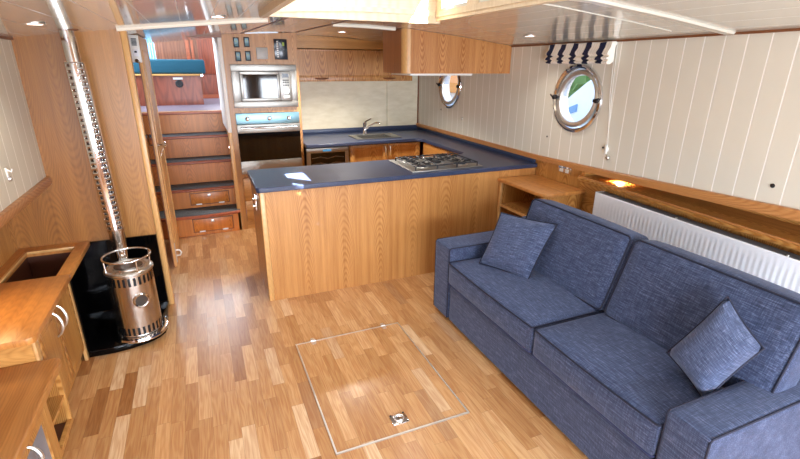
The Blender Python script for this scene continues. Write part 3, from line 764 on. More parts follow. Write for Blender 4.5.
# step lights
f0 = None
for i, (y, z, w_) in enumerate(((6.1, 1.10, 'topmost'), (5.84, .86, 'second from top'), (5.60, .60, 'third from top'), (5.36, .36, 'lowest'))):
    lb = 'small white step light in the stair wall, %s' % w_
    if f0 is None:
        f0 = thing('step_light', lb, 'light', (.294, y, z), 'step lights in the stair wall'); y0_, z0_ = y, z
        mb = MB(); mb.cyl((.294, y, z), .018, -.008, 0, 'x', 16, .003); b_ = mb.build('bezel', 'pewter', f0)
        mb = MB(); mb.cyl((.286, y, z), .011, -.003, .001, 'x', 14); mb.build('lens', 'lamp_on', b_)
    else: copy_tree(f0, (0, y-y0_, z-z0_), lb)
# jamb posts and header of the doorway (setting)
struct(B(.266, .304, 5.285, 5.34, 0, 1.10, bev=.004), 'trim_14', 'oak_pale')
struct(B(-.66, -.56, 5.285, 5.34, 0, 2.08), 'trim_15', 'oak_z')
struct(B(-.66, .31, 5.285, 5.32, 2.04, 2.10), 'trim_16', 'trim_dark')
struct(B(.266, .304, 5.29, 6.4, 1.10, 2.075, bev=.004), 'wall_stair_glare_white', 'white')  # white colour stands in for daylight glare on the upper oak jamb

WZ = 1.245
struct(B(-1.6, .9, 6.31, 8.9, WZ-.05, WZ), 'floor_wheelhouse', 'lilac')
mb = MB(); mb.box(-1.6, .9, 8.66, 8.7, WZ, 2.9)
wb = struct(mb, 'wall_wheelhouse', 'mahogany_pale')
mb = MB(); mb.box(.02, .06, 8.635, 8.66, WZ, 2.9, bev=.004); mb.box(-.06, .0, 8.64, 8.66, WZ, 2.9, bev=.004); struct(mb, 'post', 'nosing', wb)
mb = MB(); mb.box(.12, .62, 8.63, 8.66, WZ+.02, 2.8); mb.box(.17, .57, 8.615, 8.63, WZ+.38, 2.6, bev=.008); struct(mb, 'door_panel', 'mahogany', wb)
struct(B(.08, .66, 8.60, 8.66, WZ, WZ+.06), 'sill', 'nosing', wb)
struct(B(-1.64, -1.6, 6.0, 8.7, 1.2, 2.0), 'wall_wheelhouse_left', 'mahogany')
struct(B(-1.6, .9, 6.06, 8.7, 2.9, 2.94), 'ceiling_wheelhouse', 'white')
bn = thing('bench_seat', 'mahogany bench base with round vent in the wheelhouse', 'bench', (-.4, 7.6, WZ))
B(-1.15, .09, 7.30, 7.32, WZ, 1.632).build('front_panel', 'mahogany', bn)
B(.07, .09, 7.32, 8.0, WZ, 1.632).build('side_panel', 'mahogany', bn)
B(-1.16, .125, 7.27, 8.0, 1.632, 1.657, bev=.006).build('seat_board', 'oak_x', bn)
B(-.26, -.14, 7.292, 7.302, 1.585, 1.612, bev=.002).build('label_plate', 'white', bn)
mb = MB(); mb.lathe([(.05, 0), (.05, -.008), (.042, -.014), (.03, -.012), (.028, -.006), (.012, -.005), (.01, -.008)], (-.19, 7.3, 1.53), 'y', 24); mb.build('vent', 'feet', bn)
mb = MB(); mb.cyl((.108, 7.262, 1.637), .014, -.012, .01, 'y', 12); mb.build('catch', 'chrome', bn)
mb = MB(); mb.box(-1.12, .165, 7.29, 8.0, 1.6575, 1.845, bev=.028, seg=4); tag(mb.build('seat_cushion', 'turq'), 'turquoise seat cushion lying on the mahogany bench', 'cushion')
mb = MB(); mb.loft([[(-.63+.16*i/20, 8.1+.018*math.sin(i*1.5), z) for i in range(21)]+[(-.63+.16*i/20, 8.112+.018*math.sin(i*1.5), z) for i in range(20, -1, -1)] for z in (1.83, 2.8)])
cu = thing('curtain', 'pale blue curtain hanging at the left of the wheelhouse', 'curtain', (-.55, 8.1, 2.8)); mb.build('drape', 'curtain', cu)
mb = MB(); mb.tube([(-.75, 8.1, 2.81), (-.35, 8.1, 2.81)], .008); mb.build('rod', 'chrome', cu)

# door leaf hinged at the stair foot, standing open
dl = thing('panelled_door', 'oak panelled door standing open edge-on at the foot of the stairs', 'door', (-.37, 4.8, 0))
mb = MB(); mb.box(-.386, -.358, 4.42, 5.17, .015, 2.0, bev=.003); mb.build('leaf', wood('oak_door', (222, 172, 112), (180, 126, 70), 'z', 'y', contrast=.3), dl)
mb = MB()
for a in ((4.52, 4.54, .2, 1.9), (5.06, 5.08, .2, 1.9), (4.54, 5.06, .2, .22), (4.54, 5.06, 1.88, 1.9), (4.54, 5.06, 1.0, 1.02)): mb.box(-.36, -.352, *a, bev=.002)
mb.build('moulding', 'oak_pale', dl)
mb = MB(); mb.box(-.3885, -.381, 4.414, 4.42, .015, 2.0); mb.build('edge_strip', 'trim_dark', dl)  # dark strip stands in for shade on the leaf's near edge
mb = MB(); mb.cyl((-.358, 4.49, 1.13), .02, 0, .008, 'x', 18); mb.lathe([(.009, 0), (.009, .03), (.02, .036), (.026, .05), (.02, .062), (.006, .066)], (-.356, 4.49, 1.13), 'x', 18); mb.build('knob', 'chrome', dl)
mb = MB(); mb.tube([(-.388, 4.49, 1.13), (-.42, 4.49, 1.13), (-.425, 4.52, 1.17), (-.425, 4.56, 1.21)], .008); mb.build('lever', 'chrome', dl)
mb = MB(); mb.tube([(-.356, 4.44, .05), (-.356, 4.44, .24)], .006); mb.build('floor_bolt', 'pewter', dl)
mb = MB(); mb.tube([(-.358, 4.52, .085), (-.325, 4.51, .09), (-.312, 4.50, .12), (-.325, 4.49, .15), (-.358, 4.48, .155)], .007); mb.build('pull_ring', 'white', dl)
for z in (.3, 1.7):
    mb = MB(); mb.cyl((-.372, 5.182, z), .01, -.045, .045, 'z', 12); mb.build('hinge', 'pewter', dl)

vp_ = thing('vent_panel', 'slim white panel with louvre and sockets up at the ceiling beside the bulkhead', 'panel', (-.394, 4.37, 1.9))
B(-.43, -.358, 4.35, 4.385, 1.80, 2.0, bev=.003).build('backplate', 'white', vp_)
mb = MB()
for k in range(6): mb.box(-.408, -.372, 4.344, 4.351, 1.925+k*.009, 1.930+k*.009)
mb.build('louvre', 'screen', vp_)
mb = MB(); mb.box(-.405, -.370, 4.342, 4.35, 1.845, 1.895, bev=.002); k_ = mb.build('socket_plate', 'white_gloss', vp_)
B(-.398, -.38, 4.34, 4.343, 1.872, 1.885).build('socket', 'screen', k_)
mb = MB(); mb.cyl((-.39, 4.35, 1.812), .014, -.02, 0, 'y', 14); mb.tube([(-.39, 4.333, 1.812), (-.37, 4.325, 1.80)], .005); mb.build('catch', 'chrome', vp_)
struct(B(-.56, -.40, 5.226, 5.285, 1.80, 2.0), 'trim_18', 'oak_z')

# ------------------------------------------------------------------ stove corner
he = thing('hearth', 'glossy black hearth plate under the stove with a rounded front corner', 'hearth', (-.6, 3.4, 0))
pts = [(-.846, 3.105), (-.70, 3.10), (-.60, 3.115), (-.50, 3.15), (-.44, 3.19), (-.405, 3.245), (-.396, 3.30), (-.396, 3.67), (-.846, 3.67)]
mb = MB(); mb.prism(pts, 'z', 0, .045, bev=.006); mb.build('plate', 'black_gloss', he)
bt = MB(); bt.box(-.842, -.404, 3.667, 3.6825, .045, .596); bt.box(-.846, -.838, 3.105, 3.667, .045, .565)
tag(bt.build('fire_tiles', 'black_gloss'), 'glossy black fire tiles lining the wall and cabinet side behind the stove', 'tiles')

SC = Vector((-.552, 3.262, .045)); SR = .136
sv = thing('stove', 'cylindrical stainless steel diesel stove on the black hearth', 'stove', SC)
mb = MB(); mb.lathe([(SR+.03, 0), (SR+.034, .01), (SR+.03, .022), (SR+.012, .026)], SC, 'z', 48); mb.build('base_ring', 'chrome', sv)
mb = MB(); mb.lathe([(SR-.012, .02), (SR-.012, .47), (.05, .472)], SC, 'z', 40); mb.build('firebox', 'black', sv)
# outer casing with real slots at top and bottom
mb = MB(); seg = 112
zs = [.03, .040, .095, .385, .396, .452, .47]
V_ = [[mb.bm.verts.new(SC+Vector((SR*math.cos(2*PI*k/seg), SR*math.sin(2*PI*k/seg), z))) for k in range(seg)] for z in zs]
for i in range(len(zs)-1):
    for k in range(seg):
        if i in (1, 4) and k % 4 in (0, 1): continue
        mb.bm.faces.new((V_[i][k], V_[i][(k+1) % seg], V_[i+1][(k+1) % seg], V_[i+1][k]))
mb.build('casing', 'stove_steel', sv)
mb = MB(); mb.lathe([(SR+.001, .462), (SR+.008, .468), (SR+.008, .482), (SR-.004, .492), (.115, .493), (.112, .486), (.095, .486), (.092, .494), (.003, .497)], SC, 'z', 56); mb.build('top_plate', 'steel_y', sv)
mb = MB(); mb.prism([(SC.x+.085*math.cos(a)-.0, SC.y-.005+.072*math.sin(a)) for a in [2*PI*k/32 for k in range(32)]], 'z', .045+.4935, .045+.501, bev=.002); M['hot'] = metal('dark_hotplate', (110, 104, 100), .35); mb.build('hotplate', 'hot', sv)
zt = SC.z+.565
mb = MB(); mb.tube([(SC.x+(SR+.002)*math.cos(a), SC.y+(SR+.002)*math.sin(a), zt) for a in [2*PI*k/48 for k in range(48)]], .0065, 10, True)
for a in (math.radians(d_) for d_ in (-62, 28, 118, 208)):
    c, s_ = math.cos(a), math.sin(a); mb.tube([(SC.x+(SR+.002)*c, SC.y+(SR+.002)*s_, zt), (SC.x+SR*c, SC.y+SR*s_, SC.z+.484)], .0055, 8)
mb.build('pan_rail', 'chrome', sv)
ang = math.atan2(-SC.y, -SC.x)+.23
dx, dy = math.cos(ang), math.sin(ang)
for nm, prf, mt in (('window_ring', [(.034, SR-.006), (.05, SR-.004), (.05, SR+.006), (.044, SR+.012), (.037, SR+.008), (.036, SR-.002)], 'chrome'), ('window_glass', [(.04, SR-.008), (.04, SR+.003), (.004, SR+.004)], 'grey_stove')):
    if mt == 'grey_stove' and mt not in M: M[mt] = plain('stove_window', (62, 58, 54), .25)
    mb = MB(); mb.lathe(prf, (0, 0, 0), 'x', 32)
    for v in mb.bm.verts:
        l_ = v.co.copy(); rad = Vector((dx, dy, 0)); tan = Vector((-dy, dx, 0))
        v.co = SC+Vector((0, 0, .288))+rad*l_.x+tan*l_.y+Vector((0, 0, 1))*l_.z
    mb.build(nm, mt, sv)
# flue pipe and its perforated guard
F0 = Vector((-.612, 3.47, .56)); F1 = Vector((-.652, 3.47, 1.99))
def fl(z): return F0+(F1-F0)*((z-F0.z)/(F1.z-F0.z))
fp = thing('flue_pipe', 'polished steel flue pipe rising from the stove to the ceiling', 'flue pipe', F0)
mb = MB(); mb.tube([Vector((-.60, 3.40, .52)), Vector((-.606, 3.44, .535)), F0+Vector((0, 0, .03)), fl(.75), fl(1.2), fl(1.7), fl(1.995)], [.030, .036, .040, .040, .040, .040, .040], 24); mb.build('pipe', 'chrome', fp)
mb = MB()
c = fl(.66); mb.lathe([(.045, -.075), (.047, -.07), (.047, .05), (.055, .07), (.055, .08)], c, 'z', 28); mb.build('collar', 'stove_steel', fp)
mb = MB(); c = fl(.595); mb.tube([c+Vector((-.01, -.04, 0)), c+Vector((-.012, -.055, 0))], .012, 10); mb.tube([c+Vector((.01, -.05, -.02)), c+Vector((.02, -.06, -.02))], .008, 8); mb.build('clamp_screw', 'chrome', fp)
c = fl(1.985); mb = MB(); mb.lathe([(.041, -.012), (.062, -.008), (.064, 0), (.062, .008)], c, 'z', 28); mb.build('deck_collar', 'trim_dark', fp)
gd = MB(); seg = 40; rows = 120; zz0, zz1 = .735, 1.80; R0 = .053
Vg = []
for i in range(rows+1):
    z = zz0+(zz1-zz0)*i/rows; c = fl(z); Vg.append([gd.bm.verts.new(c+Vector((R0*math.cos(2*PI*k/seg), R0*math.sin(2*PI*k/seg), 0))) for k in range(seg)])
for i in range(rows):
    for k in range(seg):
        if i % 4 in (1, 2) and k % 4 != 0 and (k // 4) % 2 == (0 if (i // 4) % 2 == 0 else 0): continue
        gd.bm.faces.new((Vg[i][k], Vg[i][(k+1) % seg], Vg[i+1][(k+1) % seg], Vg[i+1][k]))
go = gd.build('flue_guard', 'stove_chrome' if 'stove_chrome' in M else 'chrome')
sm = go.modifiers.new('s', 'SOLIDIFY'); sm.thickness = .0015
tag(go, 'perforated chrome guard sleeve around the flue pipe', 'guard')

# ------------------------------------------------------------------ left cabinets
lc = thing('stove_side_cabinet', 'oak cabinet beside the hearth with an open recess in its top', 'cabinet', (-1.05, 3.0, 0))
z0, z1 = .572, .605
mb = MB(); X0, X1, Y0, Y1 = -1.238, -.826, 2.335, 3.68; hx0, hx1, hy0, hy1 = -1.172, -.90, 3.085, 3.575
xm = [(-1.238, 2.335), (-.856, 2.335), (-.834, 2.347), (-.826, 2.37), (-.826, hy0), (-1.238, hy0)]
mb.prism(xm, 'z', z0, z1, bev=.004); mb.box(X0, hx0, hy0, Y1, z0, z1); mb.box(hx1, X1, hy0, Y1, z0, z1, bev=.003); mb.box(hx0, hx1, hy1, Y1, z0, z1)
mb.build('top', 'oak_top', lc)
mb = MB()
for a in ((hx0-.012, hx0+.006, hy0, hy1+.012), (hx0, hx1, hy1-.006, hy1+.012)): mb.box(*a, z1-.012, z1+.004, bev=.002)
mb.build('recess_lip', 'oak_pale', lc)
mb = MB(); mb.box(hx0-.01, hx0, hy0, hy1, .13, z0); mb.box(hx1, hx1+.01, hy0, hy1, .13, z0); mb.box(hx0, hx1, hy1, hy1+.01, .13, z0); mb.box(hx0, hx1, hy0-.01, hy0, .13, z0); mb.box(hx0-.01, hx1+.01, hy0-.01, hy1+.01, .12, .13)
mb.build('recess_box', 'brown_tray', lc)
B(-1.238, -.864, 2.40, 2.418, .40, z0).build('front_panel', 'oak_x', lc)
B(-.866, -.848, 3.08, 3.104, 0, z0).build('end_post', 'oak_pale', lc)
B(-.868, -.85, 2.40, 2.445, .085, z0, bev=.003).build('corner_post', 'oak_pale', lc)
B(-.868, -.850, 3.104, 3.68, 0, z0).build('hearth_side', 'oak_zy', lc)
B(-.90, -.885, 2.42, 3.08, 0, .085).build('plinth', 'oak_yz', lc)
for y0, y1, hy in ((2.45, 2.74, 2.70), (2.745, 3.075, 2.79)):
    d = shaker(lc, 'door', y0, y1, .09, .566, -.85, 'oak_zy', .05, axis='x')
    for v in d.data.vertices: v.co.x = -.868+(-.85-v.co.x)*0 + (v.co.x+.87)*.9+0.002 if False else v.co.x
    mb = MB(); bow(mb, (-.85, hy, .545), (-.85, hy, .40), (1, 0, 0), .006, .034); mb.build('handle', 'pewter', d)
ll = thing('glazed_low_cabinet', 'lower oak cabinet with open nook and grey glass door in the near left corner', 'cabinet', (-1.0, 1.8, 0))
mb = MB(); mb.prism([(-1.238, .9), (-.762, .9), (-.762, 2.375), (-.775, 2.396), (-1.238, 2.396)], 'z', .412, .45, bev=.006); mb.build('top', wood('oak_low_top', (200, 142, 78), (152, 96, 44), 'y', 'x', leaf=.3, freq=160, contrast=.35), ll)
NX = -.778
mb = MB(); mb.box(NX-.02, NX, 2.352, 2.372, .09, .412); mb.box(NX-.02, NX, 2.10, 2.135, .09, .412); mb.box(NX-.02, NX, 2.135, 2.352, .09, .115); mb.box(NX-.02, NX, 2.135, 2.352, .39, .412)
mb.build('nook_frame', 'oak_zy', ll)
B(-1.2, NX-.021, 2.355, 2.372, .09, .412).build('nook_side', 'oak_z', ll); B(-1.2, NX-.021, 2.105, 2.122, .09, .412).build('nook_side', 'oak_z', ll)
B(-1.2, NX-.01, 2.12, 2.36, .09, .10).build('nook_bottom', 'brown_tray', ll)
B(-1.2, NX-.004, 2.122, 2.36, .245, .262).build('nook_shelf', 'oak_y', ll)
B(-1.21, -1.2, .95, 2.36, .09, .41).build('back_panel', 'oak_zy', ll)
B(-.83, -.815, .95, 2.372, 0, .09).build('plinth', 'oak_yz', ll)
mb = MB(); y0, y1 = 1.56, 2.098
mb.box(NX-.02, NX, y0, y0+.05, .095, .405); mb.box(NX-.02, NX, y1-.05, y1, .095, .405); mb.box(NX-.02, NX, y0+.05, y1-.05, .355, .405); mb.box(NX-.02, NX, y0+.05, y1-.05, .095, .145)
d = mb.build('door', 'oak_zy', ll)
B(NX-.014, NX-.008, y0+.05, y1-.05, .145, .355).build('pane', 'smoked', d)
mb = MB(); bow(mb, (NX, 1.86, .385), (NX, 1.86, .27), (1, 0, 0), .006, .034); mb.build('handle', 'pewter', d)
mb = MB(); y0, y1 = .96, 1.553
mb.box(NX-.02, NX, y0, y1, .095, .405); d = mb.build('door', 'oak_zy', ll)
mb = MB(); bow(mb, (NX, 1.76, .385), (NX, 1.76, .27), (1, 0, 0), .006, .034); mb.build('handle', 'pewter', ll)

# ------------------------------------------------------------------ side unit, radiator, shelf on the right
su = thing('side_unit', 'small oak shelf unit between the peninsula and the sofa', 'shelf unit', (2.65, 3.1, 0))
mb = MB(); mb.prism([(2.43, 3.428), (2.858, 3.428), (2.858, 2.79), (2.52, 2.79), (2.468, 2.80), (2.44, 2.83), (2.43, 2.87)], 'z', .806, .835, bev=.007, seg=3); mb.build('top', 'oak_top', su)
mb = MB(); mb.box(2.455, 2.858, 3.405, 3.425, 0, .806); mb.build('far_side', 'oak_z', su)
mb = MB(); mb.box(2.48, 2.858, 2.815, 2.835, 0, .806); mb.box(2.455, 2.485, 2.815, 2.85, 0, .806, bev=.004); mb.build('near_side', 'oak_z', su)
mb = MB(); mb.box(2.452, 2.474, 3.395, 3.428, 0, .806, bev=.003); mb.build('corner_post', 'oak_pale', su)
B(2.47, 2.85, 2.835, 3.405, .575, .593).build('shelf', 'oak_y', su)
B(2.457, 2.47, 2.84, 3.40, .572, .596, bev=.003).build('shelf_lipping', 'oak_pale', su)
B(2.47, 2.85, 2.835, 3.405, .06, .078).build('bottom_board', 'oak_y', su)
B(2.84, 2.858, 2.835, 3.405, .08, .806).build('back_panel', 'oak_zy', su)
B(2.47, 2.53, 2.84, 2.85, .74, .806, bev=.002).build('corner_block', 'oak_pale', su)

ns = thing('niche_shelf', 'oak shelf running under the side deck above the radiator', 'shelf', (2.9, 1.5, .93))
mb = MB(); rings = []
for y in (-.6, 0, .6, 1.2, 1.8, 2.4, 2.838):
    x = xw(y)-.055; rings.append([(x, y, .928), (x+.008, y, .915), (3.098, y, .915), (3.098, y, .944), (x+.008, y, .944), (x, y, .938)])
mb.loft(rings); mb.build('board', 'oak_y', ns)
mb = MB(); rings = []
for y in (-.6, .6, 1.8, 2.838):
    x = xw(y)-.05; rings.append([(x, y, .944), (x+.014, y, .944), (x+.014, y, .954), (x, y, .954)])
mb.loft(rings); mb.build('fiddle_rail', 'rail', ns)
# puck lamps under the side deck
for i, (x, y) in enumerate(((2.95, 2.56), (2.93, 1.76))):
    zz = zr(y)-.051
    o = thing('puck_light', ['small steel puck light glowing over the niche shelf near the side unit', 'small steel puck light, unlit, under the side deck above the middle of the radiator'][i], 'light', (x, y, zz), 'puck lights under the side deck')
    mb = MB(); mb.lathe([(.036, 0), (.036, -.008), (.03, -.013)], (x, y, zz), 'z', 24); b_ = mb.build('housing', 'pewter', o)
    mb = MB(); mb.lathe([(.024, -.012), (.022, -.0145), (.003, -.015)], (x, y, zz), 'z', 20); mb.build('lens', 'lamp_warm' if i == 0 else 'white', b_)
# radiator
rd = thing('radiator', 'long white panel radiator on the wall behind the sofa', 'radiator', (2.74, 1.5, .3))
T0 = Vector((2.772, 2.60, 0)); T1 = Vector((2.655, 0.0, 0)); LN = (T1-T0).length
ux = (T1-T0).normalized(); nx = Vector((-ux.y, ux.x, 0)); nx = nx if nx.x < 0 else -nx
RZ0, RZ1 = .30, .878
mb = MB(); nfl = 78; prof = []
margin = .035; pitch = (LN-2*margin)/nfl
cols = [(0, 0), (.006, .006), (margin*.8, .006)]
for k in range(nfl):
    s0 = margin+k*pitch; cols += [(s0, .006), (s0+pitch*.16, .0042), (s0+pitch*.52, .0042), (s0+pitch*.68, .006)]
cols += [(LN-.006, .006), (LN, 0)]
zrows = [(RZ0, 0), (RZ0+.006, .006), (RZ0+.05, .006), (RZ0+.07, 1), (RZ1-.075, 1), (RZ1-.055, .006), (RZ1-.006, .006), (RZ1, 0)]
rings = []
for z, mode in zrows:
    ring = []
    for s_, d_ in cols:
        dd = min(d_, mode) if mode != 1 else d_
        if mode == .006 and 0 < d_ < .006: dd = .006
        p_ = T0+ux*s_+nx*dd; ring.append((p_.x, p_.y, z))
    rings.append(ring)
mb.loft(rings, cap=False, closed=False)
bmesh.ops.recalc_face_normals(mb.bm, faces=mb.bm.faces)
mb.build('front_panel', 'white_gloss', rd)
def slab_(s0, s1, d0, d1, z0, z1, mb):
    q = [T0+ux*s_+nx*d_ for s_, d_ in ((s0, d0), (s1, d0), (s1, d1), (s0, d1))]
    mb.loft([[(p_.x, p_.y, z) for p_ in q] for z in (z0, z1)])
mb = MB(); slab_(0, LN, -.008, -.083, RZ0+.02, RZ1-.008, mb); mb.build('convector', 'white_gloss', rd)
mb = MB(); slab_(.004, LN-.004, -.002, -.08, RZ1-.008, RZ1-.001, mb); mb.build('top_grille', 'rad_grill', rd)
mb = MB(); slab_(-.002, .001, .004, -.084, RZ0+.01, RZ1, mb); mb.build('end_cap', 'white_gloss', rd)
mb = MB()
for s_ in (.7, 1.36):
    p_ = T0+ux*s_+nx*-.012; mb.cyl((p_.x, p_.y, RZ1), .007, -.002, .006, 'z', 12)
mb.build('grille_clip', 'pewter', rd)
for s_ in (.06, LN-.06):
    p_ = T0+ux*s_+nx*-.04; mb = MB(); mb.tube([(p_.x, p_.y, .0), (p_.x, p_.y, RZ0+.03)], .009, 10); mb.cyl((p_.x, p_.y, .2), .018, 0, .06, 'z', 14, .004); mb.build('valve_pipe', 'pewter', rd)
mb = MB()
for s_ in (.2, 2.0): slab_(s_, s_+.03, -.083, -.095, .4, .8, mb)
mb.build('bracket', 'white_gloss', rd)

# wall fittings on the right
so = thing('double_socket', 'chrome double power socket on the oak panel above the side unit', 'socket', (2.862, 3.06, .965))
B(2.853, 2.862, 2.985, 3.135, .925, 1.0-.012, bev=.003).build('faceplate', 'chrome', so)
mb = MB()
for y in (3.025, 3.095):
    mb.box(2.8505, 2.854, y-.02, y+.02, .93, .96)
    mb.box(2.848, 2.854, y-.008, y+.008, .967, .98)
mb.build('insert', 'white', so)
fx0 = None
for x, y, z, r, lb in ((2.852, 2.673, 1.206, .008, 'small dark screw head beside the cord cleat'), (2.852, 3.323, 1.202, .008, 'small dark screw head below and left of the large porthole'), (2.852, 5.357, 1.264, .009, 'small dark screw head below the far porthole'), (2.795, 1.436, 1.20, .012, 'small dark screw head on the cream boards at the right edge')):
    mb = MB(); xx = xw(y); mb.lathe([(r, 0), (r, -.003), (r*.5, -.006), (r*.2, -.006)], (xx, y, z), 'x', 14)
    tag(mb.build('screw_head', 'feet'), lb, 'screw', 'screw heads on the cream wall')
for (y, z, lb) in ((2.61, 1.138, 'round steel stud below the cord cleat on the cream wall'), (4.824, 1.206, 'round steel stud below and right of the far porthole')):
    mb = MB(); mb.lathe([(.017, 0), (.017, -.006), (.012, -.014), (.003, -.017)], (xw(y), y, z), 'x', 18); tag(mb.build('wall_stud', 'pewter'), lb, 'stud', 'steel studs on the cream wall')
cl = thing('cord_cleat', 'white cleat on the cream wall holding the blind cord', 'cleat', (2.84, 2.62, 1.2))
mb = MB(); mb.box(2.835, 2.848, 2.612, 2.632, 1.185, 1.215, bev=.003); mb.box(2.822, 2.836, 2.613, 2.631, 1.165, 1.235, bev=.005); mb.build('horn', 'white', cl)

lk = thing('wall_hook', 'small white hook with a steel knob on the left cream wall above the rail', 'hook', (-.98, 3.05, 1.23))
mb = MB(); mb.box(-.985, -.977, 3.04, 3.058, 1.215, 1.27, bev=.003); mb.tube([(-.978, 3.049, 1.255), (-.960, 3.049, 1.245), (-.956, 3.049, 1.26)], .005); mb.build('hook', 'white', lk)
mb = MB(); mb.lathe([(.015, 0), (.015, .006), (.01, .013), (.003, .015)], (-.985, 3.065, 1.205), 'x', 16); mb.build('knob', 'pewter', lk)
# roman blind
bl = thing('roman_blind', 'navy and cream striped roman blind folded up above the large porthole', 'blind', (2.80, 3.02, 1.97))
prof = [(2.84, 1.965), (2.80, 1.965), (2.792, 1.93), (2.772, 1.90), (2.768, 1.885), (2.788, 1.872), (2.765, 1.858), (2.762, 1.848), (2.786, 1.84), (2.770, 1.828), (2.776, 1.818), (2.80, 1.815), (2.835, 1.83)]
mb = MB(); rings = []
for i in range(41):
    y = 2.69+.67*i/40; wv = .004*math.sin(i*.9); e = 0
    rings.append([(x+wv*(1 if k % 2 else -.5), y+.004*math.sin(k*2.1), z+.003*math.sin(i*.55+k)) for k, (x, z) in enumerate(prof)])
mb.loft(rings, cap=True, closed=True); mb.build('fabric', 'stripe', bl)
B(2.835, 2.85, 2.69, 3.36, 1.945, 1.97).build('headrail', 'white', bl)
mb = MB(); mb.tube([(2.842, 2.68, 1.94), (2.842, 2.66, 1.6), (2.842, 2.628, 1.22)], .002, 6); mb.tube([(2.842, 2.70, 1.94), (2.84, 2.675, 1.6), (2.842, 2.62, 1.20)], .002, 6); mb.build('cord', 'white', bl)

# ------------------------------------------------------------------ sofa
sf = thing('sofa', 'two-seat blue fabric sofa with piped box cushions by the radiator', 'sofa', (1.95, 1.78, 0))
SXF, SXB = 1.50, 2.44
ang_s = 0
def rbox(x0, x1, y0, y1, z0, z1, r, puff=(0, 0, 0), seg=3, n=8):
    """rounded box, faces divided so they can swell"""
    mb = MB(); bm = mb.bm
    bmesh.ops.create_cube(bm, size=2)
    bmesh.ops.subdivide_edges(bm, edges=bm.edges[:], cuts=n, use_grid_fill=True)
    cx, cy, cz = (x0+x1)/2, (y0+y1)/2, (z0+z1)/2; hx, hy, hz = (x1-x0)/2, (y1-y0)/2, (z1-z0)/2
    for v in bm.verts:
        a, b, c = v.co
        def warp(t): return math.copysign(1-(1-abs(t))**1.6, t)
        a, b, c = warp(a), warp(b), warp(c)
        p = Vector((a*hx, b*hy, c*hz))
        q = Vector((max(-hx+r, min(hx-r, p.x)), max(-hy+r, min(hy-r, p.y)), max(-hz+r, min(hz-r, p.z))))
        d = p-q
        if d.length > 1e-7: p = q+d.normalized()*r
        s1 = (1-a*a)*(1-b*b); s2 = (1-b*b)*(1-c*c); s3 = (1-a*a)*(1-c*c)
        p.z += math.copysign(puff[2]*s1, c) if abs(c) > .5 else 0
        p.x += math.copysign(puff[0]*s2, a) if abs(a) > .5 else 0
        p.y += math.copysign(puff[1]*s3, b) if abs(b) > .5 else 0
        v.co = p+Vector((cx, cy, cz))
    return mb
def warp_pts(o, f):
    for v in o.data.vertices: v.co = f(v.co.copy())
rbox(SXF+.006, SXB-.02, .91, 2.60, .03, .315, .012).build('base', 'fabric', sf)
rbox(2.24, SXB, .73, 2.83, .05, .68, .03).build('back_frame', 'fabric', sf)
for y0, y1 in ((2.612, 2.828), (.732, .906)):
    a = rbox(SXF-.002, 2.30, y0, y1, .03, .588 if y0 > 2 else .575, .016, (0, 0, .004)).build('arm', 'fabric', sf)
    z = (.588 if y0 > 2 else .575)-.004; yi = y0 if y0 > 2 else y1; yo = y1 if y0 > 2 else y0
    for yy in (y0+.005, y1-.005):
        mb = MB(); mb.tube([(SXF+.002, yy, .04), (SXF+.002, yy, z-.012), (SXF+.012, yy, z), (2.29, yy, z)], .0045, 7); mb.build('piping', 'piping' if yy == yi or True else 'piping_light', a)
def rim(x0, x1, y0, y1, z, r=.012):
    pts = []
    for cx, cy, a0 in ((x1-r, y1-r, 0), (x0+r, y1-r, PI/2), (x0+r, y0+r, PI), (x1-r, y0+r, 3*PI/2)):
        for k in range(4): a = a0+k*PI/6; pts.append((cx+r*math.cos(a), cy+r*math.sin(a), z))
    return pts
def dens(pts, n=10):
    out = []
    for i in range(len(pts)):
        a, b = Vector(pts[i]), Vector(pts[(i+1) % len(pts)])
        m = n if (a-b).length > .1 else 1
        for k in range(m): out.append(a+(b-a)*k/m)
    return out
for y0, y1 in ((1.68, 2.606), (.912, 1.668)):
    c = rbox(SXF-.012, 2.10, y0, y1, .325, .492, .02, (.012, .004, .028)).build('seat_cushion', 'fabric', sf)
    mb = MB()
    def sag(p):
        q = Vector(p)
        tx = max(-1, min(1, 2*(q.x-SXF)/(.6)-1)); ty = 2*(q.y-y0)/(y1-y0)-1
        return q
    top = dens(rim(SXF-.010, 2.095, y0+.003, y1-.003, .486)); mb.tube([p_+Vector((-.010*(1-((2*(p_.y-y0)/(y1-y0))-1)**2) if p_.x < SXF+.02 else 0, 0, 0)) for p_ in top], .0045, 7, True); mb.build('piping', 'piping', c)
    mb = MB(); bot = dens(rim(SXF-.010, 2.095, y0+.003, y1-.003, .332)); mb.tube(bot, .0045, 7, True); mb.build('piping', 'piping_light', c)
# back cushions lean back: built upright in a local frame then sheared with the lean of the back
def backc(y0, y1):
    lean = .20
    c = rbox(0, .19, y0, y1, 0, .46, .04, (.022, .006, .012), n=10)
    def tr(p):
        th_ = math.radians(19); q = Vector(p)
        return Vector((1.925+q.x*math.cos(th_)+q.z*math.sin(th_), q.y, .498+q.z*math.cos(th_)-q.x*math.sin(th_)*.55))
    for v in c.bm.verts: v.co = tr(v.co)
    o = c.build('back_cushion', 'fabric', sf)
    mb = MB(); pts = []
    r = .03
    for cy, cz, a0 in ((y1-r-.006, .46-r-.006, 0), (y0+r+.006, .46-r-.006, PI/2), (y0+r+.006, r+.006, PI), (y1-r-.006, r+.006, 3*PI/2)):
        for k in range(5): a = a0+k*PI/8; pts.append((.012, cy+r*math.cos(a), cz+r*math.sin(a)))
    mb.tube([tr(p_) for p_ in dens(pts, 8)], .0048, 7, True); mb.build('piping', 'piping', o)
backc(1.655, 2.50); backc(.80, 1.64)
